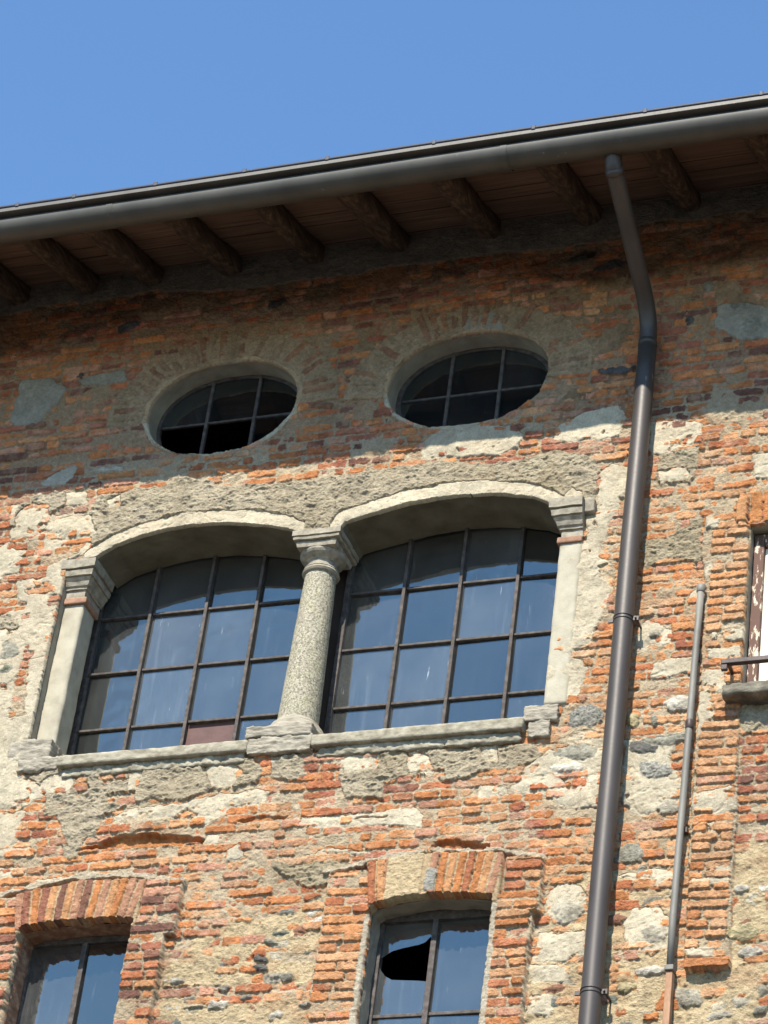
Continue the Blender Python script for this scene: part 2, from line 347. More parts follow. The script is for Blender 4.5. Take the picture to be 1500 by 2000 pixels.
# ------------------------------------------------------------------ traced layout of the wall (metres, on the wall plane)
PATCHES = [('T',[(-4.405,15.946),(-3.164,15.721),(-2.369,15.577),(-1.6,15.438),(-0.744,15.282),(-0.157,15.398),(0.405,15.516),(1.117,15.38),(1.745,15.479),(2.85,15.479),(2.572,14.27),(2.258,14.303),(1.626,14.247),(1.14,14.267),(0.63,14.435),(-0.047,14.464),(-0.729,14.407),(-1.445,14.481),(-2.165,14.467),(-2.873,14.318),(-3.632,14.347)]),
('C',[(-4.405,15.946),(-2.923,15.678),(-0.744,15.282),(0.405,15.516),(1.099,15.606),(1.745,15.479),(2.85,15.479),(2.556,14.725),(1.92,14.694),(1.563,14.715),(1.274,14.64),(0.879,14.624),(0.476,14.639),(-0.068,14.638),(-0.76,14.626),(-1.184,14.632),(-1.844,14.711),(-2.507,14.719),(-3.701,14.645)]),
('H',[(-2.077,14.583),(-1.4,14.647),(-0.682,14.57),(-0.564,14.211),(-0.646,14.057),(-0.775,13.994),(-1.101,14.086),(-1.476,14.018),(-1.701,13.885),(-1.862,13.993),(-1.761,14.231),(-2.007,14.399)]),
('H',[(-0.375,14.349),(0.161,14.43),(0.632,14.414),(1.298,14.323),(1.441,14.134),(1.459,13.889),(1.264,13.92),(1.075,13.869),(0.955,13.767),(0.841,13.947),(0.436,14.052),(0.076,13.986),(-0.104,13.809),(-0.331,14.008)]),
('H',[(1.56,14.278),(1.94,14.337),(2.317,14.395),(2.345,13.747),(2.222,13.727),(1.97,13.807),(1.782,13.797),(1.614,13.944)]),
('B',[(-2.683,13.757),(-2.66,14.092),(-2.461,14.104),(-2.328,13.978),(-2.358,13.856),(-2.492,13.708),(-2.637,13.708)]),
('B',[(-2.268,14.046),(-1.95,14.082),(-1.895,13.977),(-2.2,13.972)]),
('B',[(-2.359,13.218),(-2.269,13.307),(-2.134,13.341),(-2.117,13.286),(-2.177,13.193),(-2.298,13.181)]),
('B',[(-2.024,13.282),(-1.787,13.274),(-1.798,13.235),(-1.975,13.247)]),
('B',[(1.107,13.419),(1.207,13.431),(1.214,13.352),(1.118,13.355)]),
('B',[(1.961,13.968),(2.117,13.983),(2.34,13.867),(2.348,13.668),(2.101,13.687),(1.97,13.807)]),
('B',[(0.359,14.147),(0.558,14.156),(0.623,14.002),(0.476,13.984),(0.354,14.044)]),
('H',[(-0.748,13.928),(-0.618,13.908),(-0.61,13.722),(-0.646,13.565),(-0.671,13.508),(-0.711,13.737)]),
('H',[(0.929,13.335),(1.109,13.466),(1.464,13.374),(1.463,13.18),(1.219,13.293),(1.068,13.199)]),
('H',[(1.14,14.267),(1.435,14.217),(1.46,13.649),(1.219,13.686),(0.987,13.762),(0.97,13.967)]),
('P',[(0.153,13.18),(0.21,13.251),(0.335,13.304),(0.548,13.289),(0.775,13.264),(0.818,13.157),(0.817,13.06),(0.687,13.021),(0.412,13.039),(0.183,13.059)]),
('P',[(0.998,13.101),(1.036,13.203),(1.188,13.278),(1.406,13.312),(1.461,13.2),(1.43,13.07),(1.301,13.042),(1.218,13.1),(1.143,13.065)]),
('P',[(1.606,13.141),(1.73,13.142),(1.902,13.098),(1.946,13.016),(1.866,12.933),(1.685,12.883),(1.617,12.892)]),
('G',[(1.686,12.864),(1.912,12.927),(1.903,12.815),(1.866,12.672),(1.668,12.68),(1.66,12.792)]),
('P',[(1.662,12.774),(1.844,12.786),(1.85,12.692),(1.683,12.678)]),
('P',[(2.221,12.809),(2.385,12.823),(2.395,12.601),(2.259,12.637)]),
('P',[(-3.756,13.28),(-2.399,13.062),(-2.365,13.158),(-2.225,13.079),(-2.201,13.136),(-2.117,13.065),(-2.215,12.939),(-1.936,12.942),(-1.885,12.759),(-1.943,12.61),(-2.056,12.566),(-2.076,12.491),(-1.991,11.875),(-2.03,11.224),(-1.896,10.965),(-1.898,10.86),(-1.963,10.807),(-2.11,10.802),(-3.159,10.827)]),
('G',[(-2.507,12.896),(-2.467,13.051),(-2.407,13.103),(-2.183,13.134),(-2.145,13.029),(-2.205,12.977),(-2.251,12.943),(-2.434,12.887)]),
('P',[(-2.476,12.972),(-2.38,13.06),(-2.249,13.023),(-2.225,12.9),(-2.273,12.788),(-2.432,12.788)]),
('K',[(-3.782,13.387),(-2.644,13.215),(-2.428,13.207),(-2.363,13.15),(-2.399,13.062),(-2.541,13.06),(-2.482,12.774),(-2.548,12.751),(-3.649,12.839)]),
('K',[(-2.483,12.782),(-2.398,12.795),(-2.228,12.79),(-2.222,12.703),(-2.342,12.694),(-2.47,12.718)]),
('K',[(-2.36,12.651),(-2.261,12.639),(-2.178,12.658),(-2.055,12.741),(-1.989,12.713),(-1.972,12.623),(-2.174,12.551),(-2.168,12.473),(-2.226,12.46),(-2.333,12.473),(-2.456,12.478),(-2.457,12.527),(-2.37,12.526),(-2.359,12.602)]),
('K',[(-3.311,12.569),(-2.374,12.463),(-2.347,12.33),(-2.277,12.284),(-2.278,12.246),(-2.441,12.236),(-3.243,12.278)]),
('K',[(-2.25,12.449),(-2.16,12.433),(-2.129,12.362),(-2.204,12.352),(-2.3,12.353),(-2.308,12.393),(-2.234,12.413)]),
('K',[(-2.14,12.33),(-2.07,12.327),(-2.059,12.249),(-2.133,12.253)]),
('K',[(-2.27,12.207),(-2.222,12.203),(-2.221,12.178),(-2.264,12.178)]),
('K',[(-2.211,11.932),(-2.144,11.92),(-2.157,11.856),(-2.147,11.762),(-2.163,11.718),(-2.132,11.687),(-2.135,11.641),(-2.115,11.603),(-2.131,11.559),(-2.123,11.476),(-2.1,11.447),(-2.226,11.445),(-2.226,11.486),(-2.217,11.567),(-2.219,11.659),(-2.21,11.741),(-2.207,11.852)]),
('K',[(-2.682,11.744),(-2.269,11.697),(-2.27,11.66),(-2.672,11.696)]),
('G',[(-2.617,12.246),(-2.385,12.22),(-2.263,12.13),(-2.335,12.1),(-2.59,12.119)]),
('G',[(-1.992,12.87),(-1.923,13.06),(-1.46,13.086),(-1.218,13.073),(-0.663,12.979),(-0.204,13.019),(0.285,13.018),(0.644,12.969),(0.804,12.966),(1.021,13.013),(1.247,12.943),(1.335,12.818),(1.3,12.673),(1.252,12.493),(1.096,12.513),(0.999,12.563),(0.745,12.596),(0.327,12.65),(0.009,12.615),(-0.178,12.563),(-0.508,12.586),(-0.617,12.657),(-0.888,12.691),(-1.162,12.726),(-1.488,12.651),(-1.683,12.597),(-1.894,12.623)]),
('P',[(-2.181,13.126),(-2.04,13.123),(-1.994,13.009),(-2.141,13.008)]),
('P',[(-1.848,13.03),(-1.766,13.059),(-1.745,12.977),(-1.819,12.967)]),
('P',[(-2.201,12.917),(-1.955,12.913),(-1.888,12.779),(-1.984,12.732),(-2.164,12.766)]),
('G',[(-1.557,13.051),(-1.402,13.149),(-1.151,13.084),(-1.144,13.036)]),
('P',[(1.305,12.709),(1.298,12.795),(1.377,12.878),(1.482,12.807),(1.492,12.685),(1.489,12.611),(1.459,12.605),(1.461,12.476),(1.395,12.438),(1.396,12.328),(1.375,12.304),(1.368,12.205),(1.441,12.142),(1.448,12.051),(1.477,11.959),(1.443,11.918),(1.446,11.874),(1.423,11.788),(1.406,11.711),(1.355,11.603),(1.254,11.562),(1.25,11.519),(1.312,11.495),(1.353,11.448),(1.345,11.363),(1.33,11.279),(1.301,11.18),(1.122,11.198),(1.145,12.305),(1.261,12.3),(1.258,12.52),(1.312,12.523)]),
('P',[(1.088,12.607),(1.171,12.727),(1.221,12.683),(1.229,12.589),(1.152,12.58)]),
('G',[(-2.062,11.05),(-1.833,11.064),(-1.373,11.051),(-0.67,11.055),(-0.527,10.946),(-0.543,10.845),(-0.7,10.841),(-0.883,10.806),(-1.003,10.766),(-1.232,10.803),(-1.566,10.694),(-1.56,10.489),(-1.665,10.532),(-1.764,10.711),(-1.871,10.754),(-1.872,10.928)]),
('P',[(-1.913,10.966),(-1.856,11.014),(-1.713,11.036),(-1.684,10.929),(-1.715,10.879),(-1.863,10.883)]),
('K',[(-1.689,10.999),(-1.613,11.027),(-1.589,10.903),(-1.662,10.857)]),
('K',[(-1.525,10.993),(-1.384,11.024),(-1.385,10.937),(-1.497,10.929)]),
('P',[(-1.368,11.022),(-1.289,11.032),(-1.28,10.893),(-1.34,10.864)]),
('P',[(-0.917,11.016),(-0.729,11.033),(-0.636,10.938),(-0.7,10.841),(-0.825,10.835)]),
('K',[(-1.484,10.859),(-1.307,10.861),(-1.286,10.79),(-1.195,10.774),(-1.207,10.749),(-1.455,10.787)]),
('P',[(-1.426,10.716),(-1.288,10.756),(-1,10.748),(-0.771,10.797),(-0.538,10.81),(-0.464,10.787),(-0.462,10.719),(-0.678,10.704),(-0.731,10.641),(-0.834,10.599),(-0.986,10.662),(-1.111,10.656),(-1.302,10.655),(-1.419,10.682)]),
('P',[(-2.142,10.794),(-2.06,10.796),(-1.974,10.78),(-1.958,10.658),(-1.972,10.608),(-1.995,10.558),(-1.877,10.54),(-1.865,10.48),(-2.076,10.479),(-2.58,10.519),(-2.652,10.838)]),
('P',[(-2.564,10.449),(-1.941,10.414),(-1.912,10.298),(-2.037,10.29),(-2.533,10.31)]),
('P',[(-1.814,10.307),(-1.643,10.336),(-1.603,10.291),(-1.791,10.272)]),
('G',[(-1.593,10.748),(-1.478,10.738),(-1.488,10.619),(-1.446,10.565),(-1.56,10.574)]),
('G',[(-1.698,10.534),(-1.583,10.525),(-1.586,10.458),(-1.668,10.464)]),
('P',[(-0.828,10.464),(-0.807,10.529),(-0.712,10.522),(-0.717,10.455)]),
('P',[(-0.68,10.419),(-0.591,10.445),(-0.547,10.359),(-0.67,10.352)]),
('G',[(-0.374,10.329),(-0.187,10.298),(0.133,10.273),(0.127,10.209),(-0.059,10.142),(-0.151,10.149),(-0.236,10.22),(-0.367,10.279)]),
('G',[(-0.474,11.009),(-0.271,11.008),(-0.236,10.868),(-0.325,10.842),(-0.454,10.871)]),
('G',[(-0.04,10.901),(0.225,10.86),(0.234,10.792),(0.248,10.674),(0.018,10.694),(-0.013,10.814)]),
('G',[(0.031,10.946),(0.242,10.977),(1.085,10.949),(1.149,10.893),(1.01,10.806),(0.833,10.805),(0.688,10.768),(0.569,10.762),(0.503,10.818),(0.324,10.801),(0.086,10.755),(-0.015,10.831)]),
('P',[(-0.221,11.027),(0.021,11.025),(0.211,10.98),(0.193,10.88),(0.042,10.86),(-0.055,10.903),(-0.154,10.946)]),
('P',[(0.355,10.984),(0.489,10.937),(0.518,10.817),(0.383,10.813)]),
('P',[(0.768,10.995),(0.891,10.967),(0.887,10.85),(0.781,10.877)]),
('K',[(0.499,10.852),(0.581,10.853),(0.595,10.793),(0.504,10.802)]),
('P',[(-0.243,10.593),(-0.045,10.6),(0.257,10.6),(0.435,10.625),(0.511,10.536),(0.498,10.465),(0.316,10.487),(0.269,10.507),(-0.063,10.502),(-0.218,10.521)]),
('P',[(0.796,10.726),(0.961,10.703),(0.982,10.643),(0.805,10.642)]),
('P',[(1.066,10.834),(1.176,10.923),(1.351,10.94),(1.525,10.94),(1.517,10.678),(1.495,10.518),(1.3,10.512),(1.219,10.606),(1.026,10.64),(0.977,10.693)]),
('P',[(1.289,10.98),(1.344,11.024),(1.522,10.991),(1.529,10.89),(1.324,10.91)]),
('K',[(1.252,10.726),(1.339,10.727),(1.343,10.677),(1.27,10.684)]),
('P',[(0.259,10.344),(0.141,10.328),(-0.194,10.354),(-0.045,10.369)]),
('G',[(1.628,12.272),(1.756,12.265),(1.901,12.356),(1.91,12.192),(1.749,12.14),(1.633,12.083)]),
('P',[(1.647,11.675),(1.688,11.723),(1.796,11.659),(1.846,11.567),(1.805,11.528),(1.73,11.545),(1.696,11.506),(1.649,11.545)]),
('P',[(1.786,11.817),(1.831,11.803),(1.841,11.758),(1.79,11.746),(1.716,11.755),(1.667,11.822)]),
('P',[(1.747,11.406),(1.81,11.442),(1.964,11.426),(1.973,11.34),(1.861,11.335),(1.751,11.338)]),
('P',[(1.797,11.641),(1.849,11.627),(1.848,11.541),(1.804,11.537),(1.757,11.577)]),
('P',[(1.927,11.915),(1.968,11.919),(1.975,11.856),(1.916,11.863)]),
('P',[(1.997,12.371),(2.087,12.368),(2.083,12.296),(2.001,12.298)]),
('G',[(1.883,12.394),(1.965,12.402),(1.99,12.111),(1.954,12.08),(1.877,12.125),(1.763,12.156),(1.755,12.284),(1.902,12.328)]),
('P',[(1.993,12.057),(2.029,12.071),(2.039,12.016),(2.015,11.931),(2.004,11.985)]),
('P',[(2.079,11.576),(2.251,11.6),(2.256,11.514),(2.074,11.533)]),
('P',[(2.048,11.476),(2.243,11.472),(2.247,11.404),(2.052,11.416)]),
('P',[(2.049,11.34),(2.15,11.338),(2.17,11.227),(2.176,11.109),(2.124,11.023),(2.055,10.989),(2.025,10.885),(1.997,10.879),(2.011,11.126),(2.023,11.292)]),
('G',[(2.095,11.159),(2.159,11.161),(2.18,11.043),(2.102,11.034)]),
('G',[(2.056,10.972),(2.134,10.973),(2.138,10.907),(2.066,10.914)]),
('G',[(2.192,11.075),(2.318,11.112),(2.461,11.081),(2.468,10.932),(2.271,10.919)]),
('P',[(1.598,10.933),(1.958,10.932),(1.905,10.871),(1.867,10.793),(1.975,10.653),(1.97,10.509),(1.843,10.504),(1.804,10.459),(1.749,10.432),(1.677,10.454),(1.63,10.506)]),
('P',[(2.031,10.552),(2.261,10.564),(2.269,10.42),(2.16,10.382),(2.143,10.43),(2.039,10.423)]),
('P',[(2.044,10.328),(2.161,10.366),(2.179,10.285),(2.048,10.265)]),
('P',[(2.148,10.101),(2.264,10.107),(2.262,10.015),(2.166,10.022)]),
('P',[(2.042,10.016),(2.262,10.015),(2.265,9.969),(2.045,9.97)]),
('P',[(1.634,10.078),(1.828,10.11),(1.968,10.099),(1.976,9.975),(1.779,10.005),(1.626,10.001)]),
('M',[(1.277,9.794),(1.473,10.153),(1.779,10.005),(1.977,9.959),(1.984,9.624),(2.001,9.151),(1.219,9.194),(1.211,9.584)]),
('P',[(1.309,10.071),(1.408,10.08),(1.474,9.965),(1.486,9.81),(1.362,9.788),(1.271,9.856),(1.26,9.981)]),
('P',[(1.223,9.767),(1.491,9.748),(1.504,9.596),(1.366,9.574),(1.21,9.6)]),
('P',[(1.211,9.584),(1.411,9.541),(1.405,9.451),(1.224,9.447)]),
('P',[(1.215,9.388),(1.327,9.381),(1.323,9.277),(1.225,9.283)]),
('P',[(1.669,9.797),(1.732,9.885),(1.885,9.874),(1.946,9.793),(1.943,9.627),(1.837,9.574),(1.723,9.626)]),
('K',[(1.655,9.616),(1.765,9.624),(1.77,9.548),(1.659,9.555)]),
('K',[(1.247,10.123),(1.332,10.132),(1.475,10.121),(1.479,10.074),(1.252,10.068)]),
('M',[(2.271,10.247),(2.524,10.257),(2.575,9.075),(1.99,9.108),(1.994,9.474),(2.048,9.471),(2.292,9.455),(2.297,9.603)]),
('P',[(2.041,9.59),(2.203,9.595),(2.193,9.536),(2.044,9.545)]),
('M',[(-0.641,9.975),(-0.408,9.943),(-0.193,10.024),(-0.037,10.092),(0.002,9.914),(0.036,9.552),(-0.078,9.528),(-0.348,9.544),(-0.896,9.578),(-0.908,9.737),(-0.785,9.825),(-0.69,9.898)]),
('M',[(-0.882,9.499),(-0.487,9.475),(0.019,9.46),(0.047,9.26),(-0.911,9.314)]),
('K',[(-0.229,9.748),(-0.019,9.742),(-0.011,9.679),(-0.221,9.693)]),
('K',[(-0.921,9.818),(-0.782,9.809),(-0.769,9.728),(-0.908,9.737)])]
STONES = [('g',-2.307,11.939,0.06,0.073),('g',-2.31,11.805,0.049,0.03),('o',-2.31,11.805,0.035,0.019),('s',1.386,11.111,0.101,0.068),('w',1.276,10.782,0.094,0.037),('g',1.35,10.881,0.118,0.047),('s',1.785,10.735,0.098,0.059),('r',1.879,10.475,0.068,0.051),('g',1.683,10.215,0.062,0.07),('k',1.709,10.877,0.081,0.04),('g',1.845,10.917,0.13,0.036),('w',1.905,11.133,0.081,0.057),('y',1.65,11.065,0.035,0.044),('g',1.77,11.05,0.026,0.034),('g',1.747,11.598,0.03,0.021),('k',-0.357,9.705,0.039,0.025),('k',-0.348,9.644,0.048,0.022),('g',-0.3,9.824,0.055,0.019),('g',-0.177,9.596,0.036,0.025),('w',-0.19,9.377,0.036,0.028),('w',-0.802,9.601,0.046,0.016),('w',-0.541,9.441,0.045,0.025),('r',1.384,9.864,0.068,0.068),('r',1.744,10.101,0.034,0.031),('g',1.829,10.219,0.003,0.003),('y',1.727,9.393,0.055,0.03),('w',1.846,9.477,0.077,0.03),('r',1.855,9.708,0.072,0.055),('y',2.355,9.683,0.07,0.045),('w',2.348,9.947,0.049,0.025),('r',2.083,9.336,0.081,0.041),('g',1.53,10.726,0.041,0.059),('g',1.655,10.552,0.017,0.032),('k',1.785,13.897,0.041,0.032),('k',-2.236,14.07,0.022,0.017),('d',1.357,13.55,0.122,0.024),('k',0.557,12.737,0.013,0.019),('g',2.158,13.777,0.063,0.048),('g',2.087,13.948,0.05,0.032),('g',1.936,14.134,0.045,0.037),('k',1.259,14.412,0.099,0.034),('k',1.054,14.51,0.067,0.03),('k',-0.929,14.461,0.072,0.039),('k',-1.978,14.437,0.09,0.04),('g',-0.033,9.417,0.041,0.019),('g',-0.527,9.54,0.036,0.016),('g',-0.396,9.47,0.03,0.013),('w',2.393,9.567,0.054,0.03),('g',2.437,9.213,0.053,0.026),('r',2.328,9.277,0.048,0.029),('r',2.225,9.21,0.053,0.029)]

# window openings (outlines on the wall plane)
ARCH1 = [(-1.86,12.585),(-1.82,12.615),(-1.75,12.66),(-1.58,12.71),(-1.42,12.742),(-1.25,12.752),(-1.08,12.745),(-.91,12.72),(-.74,12.685),(-.62,12.65),(-.54,12.61)]
ARCH2 = [(-.26,12.61),(-.24,12.645),(-.12,12.675),(0.0,12.70),(.16,12.733),(.32,12.75),(.48,12.752),(.64,12.742),(.80,12.712),(.93,12.68),(1.02,12.63),(1.075,12.58)]
HOLE_A = [(-2.055,11.10),(-2.055,12.30),(-2.05,12.52),(-2.04,12.57)] + ARCH1 + [(-.50,12.60),(-.30,12.60)] + ARCH2 + [(1.09,12.54),(1.13,12.50),(1.135,12.2),(1.13,11.3),(1.13,11.10)]
def ell(cx, cz, a, b, e=2.15, n=72):
    out = []
    for i in range(n):
        t = 2 * math.pi * i / n; c, s = math.cos(t), math.sin(t)
        out.append((cx + a * math.copysign(abs(c) ** (2/e), c), cz + b * math.copysign(abs(s) ** (2/e), s)))
    return out
HOLE_O1 = ell(-1.20, 13.67, .50, .362); HOLE_O2 = ell(.42, 13.65, .51, .362)
HOLE_L = [(-1.84,8.45),(-1.836,9.6),(-1.832,9.975),(-1.75,9.99),(-1.6,10.002),(-1.4,10.006),(-1.25,10.0),(-1.138,9.99),(-1.14,9.6),(-1.14,8.45)]
HOLE_R = [(.270,8.45),(.268,9.5),(.268,9.955),(.30,9.98),(.40,10.0),(.6,10.022),(.8,10.01),(.965,9.985),(.968,9.7),(.965,9.3),(.965,8.45)]
HOLE_S = [(2.25,11.20),(2.25,12.31),(3.15,12.31),(3.15,11.20)]
HOLES = [HOLE_A, HOLE_O1, HOLE_O2, HOLE_L, HOLE_R, HOLE_S]
WALL_TOP = 14.90

PAL = np.array([(.51,.215,.090),(.55,.265,.120),(.44,.165,.080),(.37,.145,.090),(.28,.125,.085),(.205,.105,.080),(.50,.265,.175),(.57,.32,.17)])
def brickcol(r, r2, bias):
    t = np.clip(r * .85 + bias, 0, .999)
    # bias > 0 -> darker, redder
    order = np.array([7, 1, 1, 0, 0, 6, 0, 2, 2, 3, 4, 5])
    c = PAL[order[(t * 12).astype(int)]]
    return c * (0.88 + .26 * r2)[..., None]

def wall_field(X, Z):
    """height (towards the street), colour"""
    wx = fbm(X, Z, 5, 3, 1) * .022 + fbm(X, Z, 28, 3, 2) * .010
    wz = fbm(X, Z, 5, 3, 4) * .016 + fbm(X, Z, 28, 3, 5) * .008
    XW, ZW = X + wx, Z + wz
    fine = fbm(X, Z, 60, 3, 3); fine2 = fbm(X, Z, 130, 2, 6); mid = fbm(X, Z, 14, 4, 7); big = fbm(X, Z, 1.7, 3, 8); big2 = fbm(X, Z, 3.6, 3, 9)
    # ---- base relief: projecting brick surrounds
    base = .006 * big + .004 * mid
    def zone(P, warp=.3):
        return sdpoly(X + wx * warp, Z + wz * warp, P)
    def add_zone(P, h, warp=.25):
        nonlocal base
        s = ss(-.003, .003, zone(P, warp)); base = base * (1 - s) + (base * .3 + h) * s
        return s > .5
    JR = [(.95,8.4),(.95,9.99),(1.02,9.985),(1.02,10.21),(1.236,10.19),(1.236,9.868),(1.198,9.864),(1.198,8.4)]
    JL = [(-1.15,8.4),(-1.15,9.90),(-1.11,10.0),(-1.09,10.225),(-.866,10.215),(-.868,9.878),(-.925,9.872),(-.915,8.4)]
    JLL = [(-2.35,8.4),(-2.35,10.19),(-1.90,10.19),(-1.83,9.95),(-1.83,8.4)]
    JRL = [(-.02,8.4),(-.02,10.22),(.21,10.22),(.26,9.98),(.27,8.4)]
    VR = [(.215,10.245),(.265,9.94),(1.0,9.94),(1.0,10.25),(.56,10.278)]
    VL = [(-1.90,10.195),(-1.84,9.93),(-1.12,9.93),(-1.10,10.24),(-1.50,10.262)]
    BT = [(1.985,12.40),(1.985,12.1),(2.02,11.8),(2.02,10.9),(2.035,9.52),(2.285,9.52),(2.268,10.2),(2.255,11.0),(2.24,12.5)]
    zjr = add_zone(JR, .060); zjl = add_zone(JL, .060); zjll = add_zone(JLL, .045); zjrl = add_zone(JRL, .022)
    zvr = add_zone(VR, .052, .15); zvl = add_zone(VL, .052, .15); zbt = add_zone(BT, .026, .5)
    jambs = zjr | zjl | zjll | zjrl | zbt
    # ---- patch masks
    kindP = np.zeros(X.shape, np.int8); edge = np.full(X.shape, .2)
    code = {'P':1,'G':2,'B':3,'C':4,'H':5,'M':6,'T':7,'K':0}
    soot_shade = np.zeros(X.shape)
    for kk, P in PATCHES:
        xs = [p[0] for p in P]; zs = [p[1] for p in P]
        ii = np.where((xax > min(xs)-.08) & (xax < max(xs)+.08))[0]; jj = np.where((zax > min(zs)-.08) & (zax < max(zs)+.08))[0]
        if len(ii) == 0 or len(jj) == 0: continue
        sl_ = (slice(jj[0], jj[-1]+1), slice(ii[0], ii[-1]+1))
        sd = sdpoly(XW[sl_], ZW[sl_], P)
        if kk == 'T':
            soot_shade[sl_] = np.maximum(soot_shade[sl_], ss(-.05, .09, sd + .05 * mid[sl_])); continue
        ins = sd > 0
        kindP[sl_] = np.where(ins, code[kk], kindP[sl_])
        edge[sl_] = np.where(ins, sd, np.minimum(edge[sl_], np.where(-sd > 0, -sd, .2)))
    # smooth stucco band that follows both arches
    allband = np.zeros(X.shape, bool)
    for A_ in (ARCH1, ARCH2):
        Pp = A_ + [(A_[-1][0], 12.2), (A_[0][0], 12.2)]
        d = -sdpoly(X + wx * .5, Z + wz * .5, Pp)
        band = (d > -.05) & (d < .098 + .016 * big2) & (Z > 12.53)
        if A_ is ARCH1: band &= (X < -.50)
        allband |= band
        kindP = np.where(band, 1, kindP); edge = np.where(band, np.minimum(np.abs(.098 + .016*big2 - d), .2), edge)
    # ring of cement round both ovals
    ring = np.zeros(X.shape)
    for (cx, cz, P) in ((-1.20,13.67,HOLE_O1),(.42,13.65,HOLE_O2)):
        rr = np.hypot((X-cx)/.50, (Z-cz)/.362); m = (rr < 1.6)
        rn = (rr - 1) * .4 + wx * .6
        kindP = np.where((rr < 1.5) & (rn < .028 + .016 * big2) & (rn > -.1), 1, kindP)
        edge = np.where((rr < 1.5) & (rn < .03) & (rn > -.1), np.clip(.03 - rn, 0, .2), edge)
    kindP = np.where(jambs & (kindP != 0) & (kindP != 1) , 0, kindP)
    kindP = np.where((zjr | zjl | zjll) & (vn(X*9, Z*11, 4) < .82), 0, kindP)
    kindP = np.where(zvr | zvl, 0, kindP)
    # ---- bricks
    def bricks(seed, pitch, L, joint, x0=None, x1=None, x=X, z=Z):
        zz = z + .008 * (vn(x * 1.1, z * .7, seed) - .5) + .006 * (vn(x * 4.3, z * 2, seed+1) - .5)
        k = np.floor(zz / pitch); v = zz - (k + .5) * pitch
        if x0 is None:
            off = hs(k, k * 0, seed) * L
            i = np.floor((x - off) / L)
            def B(i_): return i_ * L + off + .34 * L * (hs(i_, k, seed+1) - .5)
            i = np.where(x < B(i), i - 1, i); i = np.where(x >= B(i + 1), i + 1, i)
            xl, xr = B(i), B(i + 1)
            sp = hs(i, k, seed+2) < .38; mid_ = xl + (xr - xl) * (.38 + .24 * hs(i, k, seed+3)); rt = x > mid_
            xr_ = np.where(sp & ~rt, mid_, xr); xl = np.where(sp & rt, mid_, xl); xr = xr_
            i = i * 2 + (sp & rt)
        else:
            q = hs(k, k * 0, seed)
            m1 = x0 + (x1 - x0) * np.where(q < .34, 5.0, .33 + .34 * hs(k, k*0, seed+5))
            rt = x > m1; xl = np.where(rt, m1, x0); xr = np.where(rt, x1, np.minimum(m1, x1)); i = rt.astype(int)
        c = (xl + xr) / 2
        hw = (xr - xl) / 2 - joint / 2 * (.6 + .9 * hs(i, k, seed+4)); hh = pitch / 2 - joint / 2 * (.45 + 1.0 * hs(i, k, seed+5))
        v = v + (x - c) * (hs(i, k, seed+6) - .5) * .05 + (hs(i, k, seed+7) - .5) * .004
        dx = hw - np.abs(x - c); dz = hh - np.abs(v); r = .009 + .010 * hs(i, k, seed+8)
        d = np.where((dx < r) & (dz < r), r - np.hypot(r - dx, r - dz), np.minimum(dx, dz))
        return i, k, d, x - c, v
    bi, bk, bd, bu, bv = bricks(1, .0605, .235, .012)
    for zm, x0, x1, sd_ in ((zjr, .965, None, 21), (zjl, -1.14, None, 31), (zjll, -2.12, -1.835, 41), (zjrl, -.015, .262, 51), (zbt, 2.03, 2.262, 61)):
        if x1 is None:
            x1 = np.where(Z > 9.866, 1.235, 1.197) if x0 > 0 else np.where(Z > 9.874, -.868, -.92)
            x0 = np.where(Z > 9.995, 1.022, x0) if np.ndim(x0) == 0 and x0 > 0 else np.where(Z > 9.96, -1.10, x0)
        i2, k2, d2, u2, v2 = bricks(sd_, .0585, .2, .011, x0, x1)
        bi = np.where(zm, i2 + sd_ * 100, bi); bk = np.where(zm, k2, bk); bd = np.where(zm, d2, bd); bu = np.where(zm, u2, bu); bv = np.where(zm, v2, bv)
    r1, r2, r3, r4, r5, r6 = [hs(bi, bk, 100 + q) for q in range(6)]
    ed = bd + .0030 * fine + .0022 * fine2 + .0030 * mid - np.where(jambs, .003, .010) * ss(.45, .9, fbm(X, Z, 26, 3, 9))
    erode = (r6 > .90) * (.010 + .012 * r1)
    hb = base + (r1 - .42) * .014 + (r2 - .5) * .07 * bu + (r3 - .5) * .22 * bv + .0022 * fine + .0012 * fine2 - erode * (1 + .6 * mid)
    hb = hb - .004 * (1 - ss(0, .0045, ed))
    hb = np.where(ed > 0, hb, -1)
    # redder or oranger areas
    bias = .15 * big + .08 * big2 - .03
    bias = bias + .17 * ss(12.9, 13.3, Z) + .22 * ((X > 2.25) & (Z < 10.9) & (Z > 10.2)) - .14 * ((X < 2.27) & (X > 1.2) & (Z < 12.6)) - .05 * (Z < 10.2)
    bias = np.where(zjl | zjll, .14 + .12 * r6, bias); bias = np.where(zjr, -.10, bias); bias = np.where(zjrl | zbt, bias - .12, bias)
    cb = brickcol(r4, r5, bias)
    stain = fbm(X, Z, 22, 3, 10)
    cb = cb * (1 + .22 * stain + .12 * fine)[..., None]
    pale = ss(.25, .9, fbm(X, Z, 11, 4, 11) + .5 * (r2 - .5))[..., None] * .42
    cb = cb * (1 - pale) + np.array((.52,.38,.25)) * pale
    lime = ss(.05, .75, fbm(X, Z, 4.2, 4, 2) + .5 * fbm(X, Z, 19, 3, 8))[..., None] * np.where(jambs, .10, .28)[..., None] * (1 - .6 * ss(13.25, 13.5, Z))[..., None]
    cb = cb * (1.04 - lime) + np.array((.56,.49,.37)) * lime
    cb = cb * (1 + .22 * ss(13.2, 13.45, Z)[..., None] * np.array((1.0, .75, .6)))  # bricks within the eave shade painted lighter and redder to lift it
